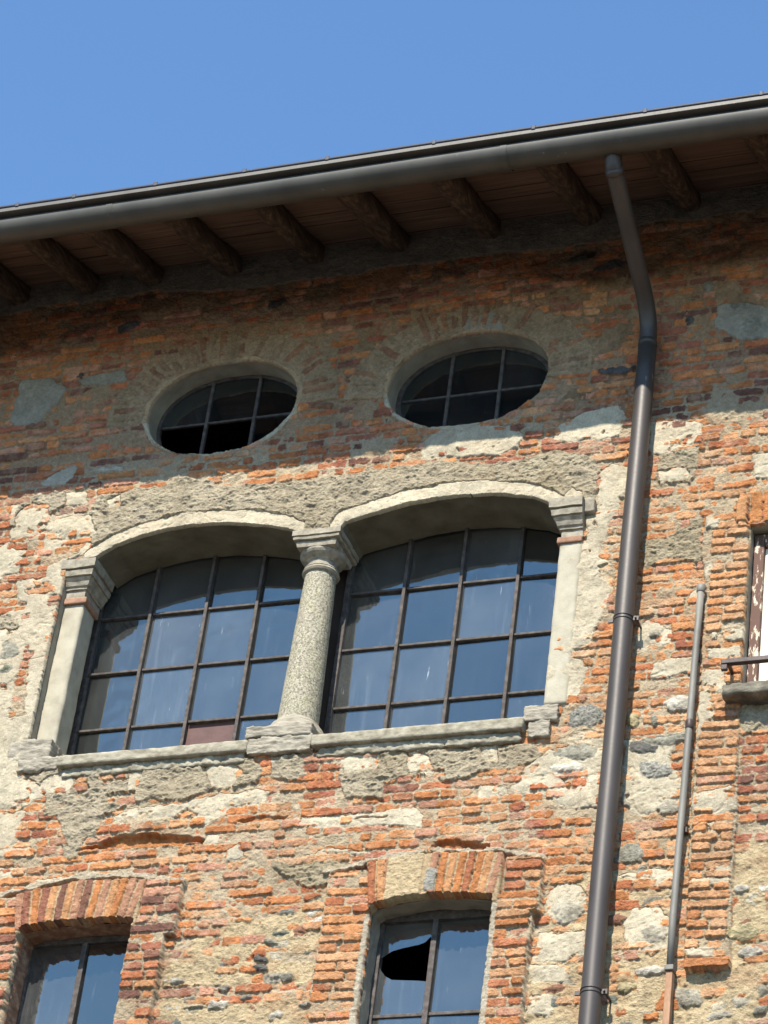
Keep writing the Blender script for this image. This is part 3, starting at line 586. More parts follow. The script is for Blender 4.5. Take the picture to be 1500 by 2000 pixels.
    # ---- mortar
    mcov = ss(.42, 1.0, fbm(X, Z, 3.2, 4, 5) + .35 * fbm(X, Z, 13, 3, 6)) * .013 + .008 * soot_shade * ss(-.3, .5, big2 + mid)
    mcov = np.where(jambs, -.004 + mcov * .2, mcov)
    ml = base - np.where(jambs, .0095, .0072) + mcov
    ml = ml + np.select([kindP == 5, kindP == 6], [.0035, .003], 0)
    hm = ml + .0045 * mid + .0032 * fine + .0014 * fine2 + .003 * ridge(X, Z, 30, 3, 2)
    mc = np.empty(X.shape + (3,)); mv = fbm(X, Z, 2.4, 4, 2)
    mc[...] = (.48,.40,.28); mc += (mv * .05)[..., None] * np.array((1, .95, .8)); 
    up = ss(13.2, 13.45, Z)[..., None]; mc = mc * (1 - up) + np.array((.42,.31,.20)) * up  # mortar colour warmed in the eave shade to offset greenish skylight
    mc = np.where((kindP == 6)[..., None], np.array((.53,.43,.27)) * (1 + .12 * mid)[..., None], mc)
    mc = np.where((kindP == 5)[..., None], np.array((.40,.285,.175)) * (1 + .2 * mid + .15 * big2)[..., None], mc)
    # reddish brick dust in joints
    rd = ss(.1, .8, fbm(X, Z, 6, 3, 3))[..., None] * .35
    mc = mc * (1 - rd) + np.array((.42,.24,.13)) * rd
    H = np.maximum(hb, hm); Cc = np.where((hb > hm)[..., None], cb, mc * (1 + .10 * fine)[..., None])
    # ---- rubble in the stony areas
    rub = kindP == 6
    fx, fz = .105, .066
    gx = (X + wx * .8) / fx; gz = (Z + wz * .8) / fz; ix = np.floor(gx); iz = np.floor(gz)
    f1 = np.full(X.shape, 9.0); f2 = np.full(X.shape, 9.0); ci = np.zeros(X.shape); ck = np.zeros(X.shape)
    for a in (-1, 0, 1):
        for b in (-1, 0, 1):
            px = ix + a + .15 + .7 * hs(ix + a, iz + b, 11); pz = iz + b + .15 + .7 * hs(ix + a, iz + b, 12)
            d = np.hypot(gx - px, gz - pz); nw = d < f1
            f2 = np.where(nw, f1, np.minimum(f2, d)); ci = np.where(nw, ix + a, ci); ck = np.where(nw, iz + b, ck); f1 = np.where(nw, d, f1)
    sz = hs(ci, ck, 13)
    dome = np.sqrt(np.clip((f2 - f1) * 1.2, 0, 1))
    hst = base - .011 + .021 * dome * (.35 + sz) - .006 * hs(ci, ck, 14) + .0015 * fine
    scol = np.array([(.30,.28,.22),(.42,.37,.26),(.55,.50,.38),(.17,.19,.16),(.24,.25,.22),(.46,.34,.20),(.62,.58,.50),(.44,.17,.08),(.36,.33,.27),(.28,.15,.10)])[(hs(ci, ck, 15) * 10).astype(int)]
    win = rub & (hst > H) & (hs(ci, ck, 16) < .38)
    H = np.where(win, hst, H); Cc = np.where(win[..., None], scol * (1 + .25 * fine + .15 * mid)[..., None], Cc)
    bonly = rub & (hb > hm) & (hs(bi, bk, 55) > .55)        # few bricks survive among the rubble
    H = np.where(bonly, np.maximum(hm, hb - .03) , H); Cc = np.where((bonly & ~win)[..., None], mc * (1 + .1 * fine)[..., None], Cc)
    # ---- rough mortar G, top band C
    rg = ridge(X + wx, Z * 1.5 + wz, 17, 5, 4, .62)
    hg = base + .004 + .016 * rg + .004 * mid
    gcol = np.array((.385,.335,.24)) + (np.clip(mv, -1, 1) * .05)[..., None]
    gcol = gcol * (1 + .16 * fine + .18 * rg)[..., None]
    lich = ss(.35, .8, fbm(X, Z, 7, 4, 9))[..., None] * .5
    gcol = gcol * (1 - lich) + np.array((.50,.45,.33)) * lich
    isg = (kindP == 2)
    gw = isg & (hg > H - .010)
    H = np.where(gw, hg, H); Cc = np.where(gw[..., None], gcol, Cc)
    isc = (kindP == 4)
    hc = base + .014 + .010 * fbm(X, Z, 6, 4, 3) + .004 * rg
    H = np.where(isc, hc, H); Cc = np.where(isc[..., None], (np.array((.20,.185,.155)) * (1 + .25 * mid + .12 * fine)[..., None]), Cc)
    # ---- smooth plaster P and cement B
    isp = (kindP == 1) | (kindP == 3)
    thick = .0055 * ss(0, .008, edge) + .0015
    hp = base + thick + .0045 * fbm(X, Z, 7, 4, 6) + .0012 * fine + .0006 * fine2
    crack = ss(.90, .99, 1 - np.abs(fbm(X, Z, 4.5, 4, 1))) * (ss(.1, .5, fbm(X, Z, 1.5, 2, 0)))
    hp = hp - .005 * crack
    pit = ss(.62, .78, fbm(X, Z, 33, 3, 8)); hp = hp - .004 * pit
    pcol = np.array((.52,.47,.355)) * (1 + .10 * mid + .10 * big2 + .04 * fine)[..., None]
    dirty = ss(.15, .75, fbm(X, Z, 4, 5, 10) )[..., None] * .40
    pcol = pcol * (1 - dirty) + np.array((.42,.36,.26)) * dirty
    bcol = (np.array((.48,.45,.365)) * (1 - .30 * ss(13.25, 13.4, Z))[..., None]) * (1 + .14 * mid + .05 * fine)[..., None]  # shade painted in: cement darker above the eave shadow edge
    holes_ = isp & (kindP == 1) & ~allband & (fbm(X, Z, 9, 4, 0) > .62) & (edge < .06)
    kf = ss(-.3, .5, fbm(X, Z, 3.3, 3, 7))                      # broken edge here, feathered there
    hp = hp - .010 * (1 - kf) * (1 - ss(0, .07, edge)) * (kindP == 1)
    use = isp & ~holes_ & ((hp > H - .0035) | (edge > .07) & (hp > H - .008) | (kindP == 3) | allband)
    H = np.where(use, hp, H); Cc = np.where(use[..., None], np.where((kindP == 3)[..., None], bcol, pcol), Cc)
    # ---- oriented bricks: flat arches and the radial bricks over the ovals
    def one(cx, cz, ang, a, b, off, col, seed, rough=1.0, cover=0.0):
        m_ = max(a, b) + .01
        ii = np.where(np.abs(xax - cx) < m_)[0]; jj = np.where(np.abs(zax - cz) < m_)[0]
        if len(ii) < 2 or len(jj) < 2: return
        s_ = (slice(jj[0], jj[-1]+1), slice(ii[0], ii[-1]+1))
        x_, z_ = X[s_] - cx, Z[s_] - cz; ca, sa = math.cos(ang), math.sin(ang)
        u_ = x_ * ca + z_ * sa; v_ = -x_ * sa + z_ * ca
        u_ = u_ + wx[s_] * .35; v_ = v_ + wz[s_] * .3
        d_ = np.minimum(a - np.abs(u_), b - np.abs(v_)) + .002 * fine[s_]
        rr = random.Random(seed); t1, t2 = rr.uniform(-.06,.06), rr.uniform(-.15,.15)
        h_ = base[s_] + off + t1 * u_ + t2 * v_ + .0025 * rough * fine[s_] + .004 * (rough - 1) * mid[s_] - .006 * (1 - ss(0, .006, d_))
        ok = (d_ > 0) & (h_ > H[s_] - .004 + cover * (fbm(X[s_], Z[s_], 12, 3, seed % 9) + .2) * .03)
        H[s_] = np.where(ok, h_, H[s_])
        Cc[s_] = np.where(ok[..., None], np.array(col) * (1 + .2 * stain[s_] + .14 * fine[s_])[..., None], Cc[s_])
    # mortar bed for the flat arches
    for zm in (zvr, zvl):
        H = np.where(zm, base - .006 + .004 * mid + .003 * fine, H)
        Cc = np.where(zm[..., None], np.array((.52,.40,.25)) * (1 + .12 * fine)[..., None], Cc)
    rn = random.Random(5)
    def flat_arch(xa, xb, n, zt, zb, lean0, lean1, cols, skip=()):
        for i in range(n):
            t = (i + .5) / n; x = xa + (xb - xa) * t
            top = zt(x); bot = zb(x)
            lean = lean0 + (lean1 - lean0) * t
            if i in skip: continue
            one(x + rn.uniform(-.003, .003), (top + bot) / 2, math.pi / 2 - lean, (top - bot) / 2 + .012, (xb - xa) / n / 2 - .004, .003 + rn.uniform(-.004, .007), cols[i % len(cols)], 300 + i, rn.choice((1, 1, 1.6)), .1)
    OR, LO, RD, MR, PK, DK = (.53,.225,.09), (.57,.30,.145), (.43,.17,.085), (.30,.13,.085), (.48,.26,.165), (.24,.12,.085)
    flat_arch(.235, .985, 15, lambda x: 10.245 + .035 * (1 - ((x-.6)/.4)**2), lambda x: 9.985 + .03 * (1 - ((x-.6)/.36)**2), -.12, .16,
              [RD, LO, PK, LO, LO, PK, LO, PK, OR, LO, OR, RD, OR, LO, PK], skip=(3, 4, 5, 6))
    flat_arch(-1.885, -1.115, 15, lambda x: 10.21 + .04 * (1 - ((x+1.45)/.45)**2), lambda x: 9.975 + .035 * (1 - ((x+1.48)/.38)**2), -.14, .2,
              [PK, MR, OR, MR, LO, DK, LO, PK, DK, OR, PK, LO, OR, PK, PK])
    for zm_ in (0,):   # plain mortar patch and grey stone in the right arch
        s_ = zvr & (X > .345) & (X < .545)
        H = np.where(s_, base + .004 + .006 * rg + .003 * fine, H); Cc = np.where(s_[..., None], np.array((.56,.45,.28)) * (1 + .14 * fine)[..., None], Cc)
    one(.60, 10.10, 1.5, .07, .032, .008, (.42,.41,.36), 77)
    # upright bricks above the window at the right
    for i in range(9): one(2.20 + i * .075, 12.435, math.pi / 2 + rn.uniform(-.03, .03), .105, .033, .012, rn.choice((OR, LO, OR, (.55,.25,.10))), 400 + i)
    # radial bricks over the ovals, half buried in mortar
    for (cx, cz) in ((-1.20, 13.67), (.42, 13.65)):
        rr_ = np.hypot((X-cx)/.50, (Z-cz)/.362)
        s_ = (rr_ > 1.0) & ((rr_ - 1) * .42 + wx * .8 < .245) & (Z > cz - .06 + wz) & (kindP != 3)
        H = np.where(s_, base + .003 + .0045 * mid + .004 * fine + .003 * rg, H)
        Cc = np.where(s_[..., None], np.array((.44,.33,.21)) * (1 + .14 * mid + .12 * fine + .1 * big2)[..., None], Cc)
        for i in range(31):
            t = R(-8 + i * 6.5)
            if rn.random() < .22: continue
            c_, s_ = math.cos(t), math.sin(t)
            ex, ez = .50 * c_, .362 * s_; nx, nz = c_ / .50, s_ / .362; l_ = math.hypot(nx, nz); nx /= l_; nz /= l_
            one(cx + ex + nx * .15, cz + ez + nz * .15, math.atan2(nz, nx) + rn.uniform(-.08, .08), .105 + rn.uniform(-.03, .015), .0215, .009, rn.choice(((.39,.22,.13), (.43,.24,.14), (.38,.25,.16), (.41,.30,.19), (.34,.19,.12))), 500 + i, 1.4, .55)
    # pale mortar line over the two small windows
    for ln in ([(-2.3,10.17),(-2.022,10.212),(-1.771,10.252),(-1.522,10.287),(-1.266,10.277),(-1.08,10.258),(-.865,10.224)],
               [(-.05,10.215),(.095,10.228),(.219,10.254),(.563,10.288),(.995,10.262),(1.23,10.208)]):
        px = np.array([p[0] for p in ln]); pz = np.array([p[1] for p in ln])
        zl = np.interp(X, px, pz); m_ = (X > px[0]) & (X < px[-1])
        th = .013 + .010 * mid + .004 * fine + .006 * big2
        s_ = m_ & (np.abs(Z - zl - .3 * wz - .002) < th)
        H = np.where(s_, np.maximum(H, .030 + .004 * fine + .012 * (np.abs(X - .6) < .4) + .012 * (np.abs(X + 1.45) < .4)), H)
        Cc = np.where(s_[..., None], np.array((.52,.455,.34)) * (1 + .08 * fine)[..., None], Cc)
    # jagged cream edge along both jambs of the right small window
    s_ = ((np.abs(X - .985) < .016 + .007 * mid) | (np.abs(X - .248) < .016 + .006 * mid)) & (Z < 9.93) & (Z > 8.4)
    H = np.where(s_, np.maximum(base - .004 + .003 * fine, 0), H); Cc = np.where(s_[..., None], np.array((.50,.45,.35)) * (1 + .08 * fine + .12 * mid)[..., None], Cc)
    # projecting brick ledge
    s_ = (X > 2.045 + .3*wx) & (X < 2.283 + .3*wx) & (Z > 9.475 + .2*wz) & (Z < 9.525 + .2*wz)
    H = np.where(s_, .055 + .002 * fine, H); Cc = np.where(s_[..., None], np.array((.52,.23,.10)) * (1 + .12 * fine)[..., None], Cc)
    # hollows where bricks have crumbled away
    for P, dp, cc in (([(-1.63,10.50),(-1.47,10.535),(-1.34,10.59),(-1.10,10.575),(-.82,10.50),(-.83,10.462),(-1.31,10.495)], .045, (.50,.20,.06)),
                  ([(.57,10.36),(.585,10.40),(.73,10.375),(.91,10.345),(.90,10.29),(.66,10.31)], .035, (.42,.16,.06)),
                  ([(-.62,10.60),(-.60,10.635),(-.42,10.64),(-.30,10.62),(-.32,10.60)], .02, (.46,.19,.07)),
                  ([(.04,10.555),(.06,10.575),(.28,10.57),(.30,10.55)], .02, (.40,.15,.06)),
                  ([(1.05,14.50),(1.02,14.56),(1.12,14.60),(1.20,14.56),(1.15,14.50)], .04, (.10,.07,.05)),
                  ([(.72,14.50),(.75,14.56),(.85,14.55),(.84,14.50)], .04, (.09,.06,.05))):
        d_ = sdpoly(X + wx * 1.2, Z + wz, P); s_ = ss(0, .012, d_)
        H = H * (1 - s_) + (H * .3 - dp + .008 * mid) * s_
        Cc = Cc * (1 - .8 * s_[..., None]) + np.array(cc) * (1 + .2 * fine)[..., None] * .8 * s_[..., None]
    # ---- single stones
    SC = {'g':(.30,.29,.235),'k':(.13,.13,.12),'w':(.55,.52,.44),'y':(.46,.40,.24),'r':(.42,.39,.31),'s':(.36,.37,.35),'o':(.16,.17,.12),'d':(.13,.13,.135)}
    for q, (k_, cx, cz, a_, b_) in enumerate(STONES):
        ii = np.where(np.abs(xax - cx) < a_ * 1.6)[0]; jj = np.where(np.abs(zax - cz) < b_ * 1.6)[0]
        if len(ii) < 2 or len(jj) < 2: continue
        s_ = (slice(jj[0], jj[-1]+1), slice(ii[0], ii[-1]+1))
        ex = 4 if k_ == 'd' else 2.3
        rr = ((np.abs(X[s_] + wx[s_] * 1.5 - cx) / a_) ** ex + (np.abs(Z[s_] + wz[s_] * 1.3 - cz + .15 * (X[s_] - cx) * (hs(q, 1, 3) - .5)) / b_) ** ex) ** (1 / ex) + .14 * mid[s_]
        ins = rr < 1
        h_ = base[s_] + .004 + .016 * np.sqrt(np.clip(1 - rr, 0, 1)) + .003 * fine[s_] + .003 * mid[s_]
        if k_ == 'd': h_ = base[s_] + .02 + .002 * fine[s_]
        col = np.array(SC[k_]) * (1 + .22 * mid[s_] + .22 * fine[s_])[..., None]
        if k_ == 's':
            sp = (.55 * ss(-.1, .35, fbm(X[s_], Z[s_], 110, 2, 3)) + .35 * ss(-.3, .5, fbm(X[s_], Z[s_] * 2, 24, 3, 5)))[..., None]; col = np.array((.25,.25,.22)) * (1 - sp) + np.array((.44,.43,.38)) * sp
            h_ = h_ + .004 * fine2[s_]
        H[s_] = np.where(ins, h_, H[s_]); Cc[s_] = np.where(ins[..., None], col, Cc[s_])
    # ---- soot and smoke stains below the eaves, deepened to paint in eave shade
    k1 = soot_shade * (.70 + .30 * ss(-.2, .6, mid)) * np.where(kindP == 4, .35, 1.0)
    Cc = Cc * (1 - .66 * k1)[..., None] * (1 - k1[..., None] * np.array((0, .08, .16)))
    og = (ss(.3, .8, fbm(X, Z, 2.6, 3, 7)) * soot_shade)[..., None] * .5 * (kindP != 4)[..., None]
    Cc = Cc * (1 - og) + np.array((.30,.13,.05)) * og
    # damp streaks that run down the wall
    st = ss(.25, .9, fbm(X * 3.0, Z * .45, 2.0, 4, 3)); Cc = Cc * (1 - .14 * st)[..., None]
    A = np.where((kindP == 1) | (kindP == 3), .35, 1.0)
    return H, np.clip(Cc, .01, .85), A

# ------------------------------------------------------------------ build the facade mesh
def axis(lo, a, b, hi, fine_, grow=1.12, mx=.12):
    mid_ = list(np.arange(a, b + 1e-6, fine_)); L_ = []; x = a; s = fine_
    while x > lo: s = min(s * grow, mx); x -= s; L_.append(x)
    R_ = []; x = mid_[-1]; s = fine_
    while x < hi: s = min(s * grow, mx); x += s; R_.append(x)
    return np.array(L_[::-1] + mid_ + R_)
GX, GZ = .005, .004
xax = axis(-13.0, -3.8, 2.75, 8.5, GX); zax = axis(0.0, 8.95, WALL_TOP, WALL_TOP, GZ)
Xg, Zg = np.meshgrid(xax, zax)
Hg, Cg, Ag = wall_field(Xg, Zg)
sd = np.full(Xg.shape, 1e9)
wob = .010 * fbm(Xg, Zg, 16, 3, 4) + .004 * fbm(Xg, Zg, 50, 2, 5)
for P, wo_ in ((HOLE_A, .25), (HOLE_O1, .15), (HOLE_O2, .15), (HOLE_L, .7), (HOLE_R, .5), (HOLE_S, .3)):
    xs = [p[0] for p in P]; zs = [p[1] for p in P]
    ii = np.where((xax > min(xs)-.1) & (xax < max(xs)+.1))[0]; jj = np.where((zax > min(zs)-.1) & (zax < max(zs)+.1))[0]
    s_ = (slice(jj[0], jj[-1]+1), slice(ii[0], ii[-1]+1))
    sd[s_] = np.minimum(sd[s_], -sdpoly(Xg[s_], Zg[s_], P) - wo_ * wob[s_])
ins = sd < 0
gz_, gx_ = np.gradient(sd, zax, xax)
gl_ = np.hypot(gx_, gz_) + 1e-6; near = ins & (sd > -.012)
Xf = np.where(near, Xg - sd * gx_ / gl_, Xg); Zf = np.where(near, Zg - sd * gz_ / gl_, Zg)
Yf = np.where(near, .022, -Hg)
nz, nx = Xg.shape
idx = np.arange(nz * nx).reshape(nz, nx)
q = np.stack([idx[:-1, :-1], idx[:-1, 1:], idx[1:, 1:], idx[1:, :-1]], -1).reshape(-1, 4)
keep = ~(ins.ravel()[q].all(1)); q = q[keep]
used = np.unique(q); remap = np.full(nz * nx, -1, np.int64); remap[used] = np.arange(len(used)); q = remap[q]
co = np.stack([Xf, Yf, Zf], -1).reshape(-1, 3)[used]; col = np.concatenate([Cg.reshape(-1, 3)[used], Ag.reshape(-1, 1)[used]], 1)
me = bpy.data.meshes.new("wall")
me.vertices.add(len(co)); me.vertices.foreach_set('co', co.astype(np.float32).ravel())
me.loops.add(q.size); me.loops.foreach_set('vertex_index', q.astype(np.int32).ravel())
me.polygons.add(len(q)); me.polygons.foreach_set('loop_start', (np.arange(len(q)) * 4).astype(np.int32))
at = me.color_attributes.new('Col', 'FLOAT_COLOR', 'POINT'); at.data.foreach_set('color', col.astype(np.float32).ravel())
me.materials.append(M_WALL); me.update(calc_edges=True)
me.polygons.foreach_set('use_smooth', np.ones(len(q), bool))
building = new_empty("old_building", (0, 0, 0), "old weathered brick building with patchy plaster, twin arched window and two oval windows", "building")
wall = bpy.data.objects.new("wall", me); C.objects.link(wall); wall.parent = building
del Xg, Zg, Hg, Cg, Xf, Yf, Zf, co, col, q

# body of the building: side and back walls, ceilings that keep the rooms dark
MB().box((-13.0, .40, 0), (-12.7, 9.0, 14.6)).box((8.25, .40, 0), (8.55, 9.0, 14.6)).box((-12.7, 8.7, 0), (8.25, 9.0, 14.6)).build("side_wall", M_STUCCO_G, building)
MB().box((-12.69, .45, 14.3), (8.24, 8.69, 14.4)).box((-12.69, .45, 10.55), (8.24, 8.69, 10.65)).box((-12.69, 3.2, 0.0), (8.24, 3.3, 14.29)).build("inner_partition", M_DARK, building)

# ------------------------------------------------------------------ linings of the openings
def lining(name, outline, y0, y1, mat, parent, closed=True, flange=.45, n=14, amp=.004, step=.03, depthmat=None):
    """reveal surface that runs from the facade back to the window, with a flange behind the wall"""
    P = [Vector((x, 0, z)) for x, z in outline]; Q = []
    m = len(P) if closed else len(P) - 1
    for i in range(m):
        a, b = P[i], P[(i+1) % len(P)]; k = max(1, int((b-a).length / step))
        for j in range(k): Q.append(a.lerp(b, j / k))
    if not closed: Q.append(P[-1])
    ctr = sum(Q, Vector()) / len(Q); V = []; F = []; N = len(Q)
    for j in range(n + 1):
        y = y0 + (y1 - y0) * j / n
        for i, p in enumerate(Q):
            a = Q[(i-1) % N] if closed or i else Q[0]; b = Q[(i+1) % N] if closed or i < N-1 else Q[-1]
            t = (b - a); nn = Vector((t.z, 0, -t.x)).normalized()
            e = amp * (mnoise.fractal(Vector((p.x*9, y*14, p.z*9)), 1, 2, 3)) if j else 0
            V.append((p.x + nn.x * e, y, p.z + nn.z * e))
    rows = n + 1
    if flange:
        for i, p in enumerate(Q):
            d = (p - ctr).normalized() * flange if closed else Vector((0, 0, flange)); V.append((p.x + d.x, y1 + .002, p.z + d.z))
        rows += 1
    for j in range(rows - 1):
        for i in range(N if closed else N - 1):
            k = (i + 1) % N; F.append((j*N+i, j*N+k, (j+1)*N+k, (j+1)*N+i))
    return obj(name, V, F, mat, parent, smooth=False)

def pane(parent, x0, x1, z0, z1, y, seed, mat=None, name="pane", label=None, poly=None):
    rr = random.Random(seed); tx, tz = rr.gauss(0, .009), rr.gauss(0, .009)
    pts = poly or [(x0, z0), (x1, z0), (x1, z1), (x0, z1)]
    cx, cz = (x0+x1)/2, (z0+z1)/2; V = []; n = len(pts)
    for dy in (0, .003):
        for x, z in pts: V.append((x, y + dy + (x-cx)*tx + (z-cz)*tz, z))
    F = [tuple(range(n)), tuple(range(2*n-1, n-1, -1))] + [(i, n+i, n+(i+1)%n, (i+1)%n) for i in range(n)]
    return obj(name, V, F, mat or M_GLASS, parent, label=label)

def bar(parent, a, b, name="glazing_bar", mat=None, label=None):
    o = MB().box(a, b).build(name, mat or M_IRON, parent, bevel=.0025, label=label); return o

# ---- twin arched window
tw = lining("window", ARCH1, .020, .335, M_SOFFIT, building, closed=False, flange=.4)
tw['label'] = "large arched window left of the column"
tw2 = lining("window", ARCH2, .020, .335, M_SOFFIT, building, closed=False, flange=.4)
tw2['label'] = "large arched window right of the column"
GY = .345
ZB = [11.125, 11.535, 11.945, 12.355]
def big_window(root, xs, seed, odd=None, xe=None):
    zt = 12.80
    # frame
    f = MB(); x0, x1 = xs[0], xs[-1]
    f.box((x0-.020, GY-.030, 11.09), (x0+.014, GY+.02, zt)).box((x1-.014, GY-.030, 11.09), (x1+.020, GY+.02, zt)).box((x0+.014, GY-.028, 11.09), (x1-.014, GY+.02, 11.118))
    f.build("frame", M_IRON, root, bevel=.003)
    for x in xs[1:-1]: bar(root, (x-.0105, GY-.030, 11.118), (x+.0105, GY+.012, zt))
    for z in ZB[1:]:
        for i in range(len(xs)-1):
            bar(root, (xs[i]+.0145, GY-.020, z-.0078), (xs[i+1]-.0145, GY+.010, z+.0078))
    zz = ZB + [zt]; k = 0
    for i in range(len(xs)-1):
        for j in range(4):
            k += 1; a = (xs[i]+.004, xs[i+1]-.004, zz[j]+.002, zz[j+1]-.002)
            if odd == (i, j): pane(root, *a, GY+.004, seed+k, M_PANEL, "pane", "brown board that replaces a pane")
            else: pane(root, *a, GY, seed+k)
big_window(tw, [-1.945, -1.59, -1.22, -.885, -.545], 100, odd=(2, 0))
big_window(tw2, [-.30, .06, .413, .77, 1.135], 200)
MB().box((-.524, GY-.01, 11.09), (-.321, GY+.03, 12.8)).build("mullion_board", M_DARK, building)
# dark hollows of the opening at both sides and below
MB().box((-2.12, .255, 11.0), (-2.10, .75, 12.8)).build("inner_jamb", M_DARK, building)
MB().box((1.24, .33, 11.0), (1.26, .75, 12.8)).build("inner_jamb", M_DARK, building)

# ---- left pilaster, column, right pilaster
pl = rough_block("pilaster", (-2.062, .082, 11.25), (-1.925, .252, 12.31), M_STUCCO, building, amp=.0025, step=.022, rnd=.006, freq=14, seed=2)
pl['label'] = "plastered pilaster left of the windows"
MB().box((-2.12,.03,11.05),(-2.0555,.30,12.62)).build("inner_jamb", M_STUCCO_G, building)
def capital(name, lv, parent, seed, lab=None):
    """stepped moulding: finely divided and worn"""
    V = []; F = []; idxs = []
    st = .016
    zs = []
    for k in range(len(lv)-1):
        a, b = lv[k], lv[k+1]; n = max(1, int(abs(b[0]-a[0]) / .010))
        for j in range(n): zs.append([a[i] + (b[i]-a[i]) * j / n for i in range(5)])
    zs.append(list(lv[-1]))
    x0, x1, y0, y1 = lv[0][1:]
    nx_ = max(2, int((x1-x0)/st)); ny_ = max(2, int((y1-y0)/st)); per = []
    for i in range(nx_): per.append((i/nx_, 0))
    for j in range(ny_): per.append((1, j/ny_))
    for i in range(nx_): per.append((1-i/nx_, 1))
    for j in range(ny_): per.append((0, 1-j/ny_))
    n = len(per)
    for z, a, b, c, d in zs:
        for (s, t) in per:
            p = Vector((a + (b-a)*s, c + (d-c)*t, z)); e = mnoise.fractal(p*16 + Vector((seed, 0, 0)), 1, 2, 4) * .004
            o = Vector(((s-.5), (t-.5), 0)); o = o.normalized() * e
            V.append((p.x+o.x, p.y+o.y, p.z + e*.8))
    for k in range(len(zs)-1):
        for i in range(n):
            j = (i+1) % n; F.append((k*n+i, k*n+j, (k+1)*n+j, (k+1)*n+i))
    F.append(tuple(range(n-1, -1, -1))); F.append(tuple((len(zs)-1)*n+i for i in range(n)))
    return obj(name, V, F, M_SANDST, parent, label=lab)
def cap_levels(xa, xb, ya, yb, grow_l, grow_r, z0, gy=None):
    """profile of the pilaster capitals, bottom to top: neck, cove, fillet, abacus"""
    pr = [(0, 0.0), (.052, .0), (.054, .012), (.066, .014), (.075, .026), (.10, .036), (.118, .052), (.120, .046), (.128, .046), (.13, .060), (.165, .066), (.168, .058), (.176, .058), (.178, .076), (.215, .080), (.238, .080)]
    return [(z0 + dz, xa - o*grow_l, xb + o*grow_r, ya - o, yb) for dz, o in pr]
cl = capital("capital", cap_levels(-2.075, -1.925, .072, .285, .1, .86, 12.345), pl, 1)
MB().loft_rects([(12.300,-2.06,-1.905,.062,.262),(12.345,-2.06,-1.905,.062,.262)]).build("terracotta_band", M_TERRA, pl, bevel=.008)
rough_block("base", (-2.17, -.010, 11.125), (-1.895, .27, 11.275), M_SCHIST, pl, amp=.007, step=.008, lay=.008, seed=5, rnd=.008, freq=24)
rough_block("base", (-2.075, -.025, 11.045), (-1.82, .20, 11.130), M_SCHIST, pl, amp=.009, step=.008, lay=.010, seed=6, rnd=.010, freq=24)

pr_ = rough_block("pilaster", (1.128, -.012, 11.20), (1.262, .335, 12.325), M_STUCCO, building, amp=.0025, step=.022, rnd=.006, freq=14, seed=9)
pr_['label'] = "plastered pilaster right of the windows"
capital("capital", cap_levels(1.135, 1.262, -.012, .330, .9, .05, 12.345), pr_, 3)
rough_block("capital_stone", (1.20, -.045, 12.50), (1.325, .05, 12.60), M_SANDST, pr_, amp=.008, step=.012, lay=.004, seed=12, rnd=.015)
MB().loft_rects([(12.305,1.112,1.262,-.028,.33),(12.347,1.112,1.262,-.028,.33)]).build("terracotta_band", M_TERRA, pr_, bevel=.008)
rough_block("base", (1.02, -.024, 11.095), (1.22, .32, 11.20), M_SCHIST, pr_, amp=.006, step=.008, lay=.008, seed=15, rnd=.008, freq=24)
rough_block("base", (1.05, -.028, 10.985), (1.185, .10, 11.095), M_SCHIST, pr_, amp=.009, step=.008, lay=.010, seed=16, rnd=.010, freq=24)

CX, CY = -.410, .145
shaft_prof = [(.122, 11.30)]
for k in range(40):
    t = k / 39; shaft_prof.append((.1215 - .024 * t - .004 * t * t, 11.31 + 1.055 * t))
colm = MB().lathe(CX, CY, shaft_prof, 48, .0022).build("column", M_GRAN, building, smooth=True, label="round granite column between the two arched windows")
capb = MB().lathe(CX, CY, [(.096,12.355),(.108,12.362),(.114,12.374),(.108,12.387),(.105,12.389),(.108,12.393),(.106,12.400),(.092,12.404),(.090,12.440),(.098,12.446),(.100,12.452),(.118,12.462),(.132,12.474),(.140,12.488),(.141,12.502)], 48, .003)
capb.build("capital", M_SANDST, colm, smooth=False)
capital("abacus", [(12.500,-.530,-.285,.005,.275),(12.530,-.537,-.278,-.002,.282),(12.532,-.530,-.285,.004,.276),(12.540,-.530,-.285,.004,.276),(12.542,-.552,-.262,-.018,.30),(12.556,-.555,-.259,-.021,.302),(12.558,-.549,-.265,-.014,.296),(12.565,-.549,-.265,-.014,.296),(12.567,-.560,-.252,-.026,.305),(12.602,-.560,-.252,-.026,.305)], colm, 7)
MB().lathe(CX, CY, [(.15,11.13),(.185,11.16),(.19,11.20),(.178,11.225),(.165,11.235),(.160,11.255),(.150,11.275),(.135,11.29),(.128,11.305),(.120,11.315)], 40, .008).build("base", M_SCHIST, colm, smooth=True)
rough_block("plinth", (-.645, -.045, 11.125), (-.235, .32, 11.205), M_SCHIST, colm, amp=.006, step=.008, lay=.010, seed=22, rnd=.008)
rough_block("plinth", (-.625, -.040, 11.020), (-.225, .28, 11.128), M_SCHIST, colm, amp=.008, step=.008, lay=.010, seed=23, rnd=.008)

# ---- window sills
def sill(x0, x1, z0, z1, y0, seed, lab):
    o = rough_block("sill", (x0, y0, z0), (x1, .42, z1), M_SILL, building, amp=.0028, step=.010, seed=seed, rnd=.014, freq=20); o['label'] = lab
    rough_block("sill_bed", (x0+.03, y0+.034, z0-.058), (x1-.02, .2, z0+.01), M_SILL, o, amp=.009, step=.009, lay=.006, seed=seed+1, rnd=.012, freq=30)
sill(-1.815, -.615, 11.045, 11.12, -.050, 31, "long stone sill under the left arched window")
sill(-.222, 1.035, 11.030, 11.108, -.060, 35, "long stone sill under the right arched window")

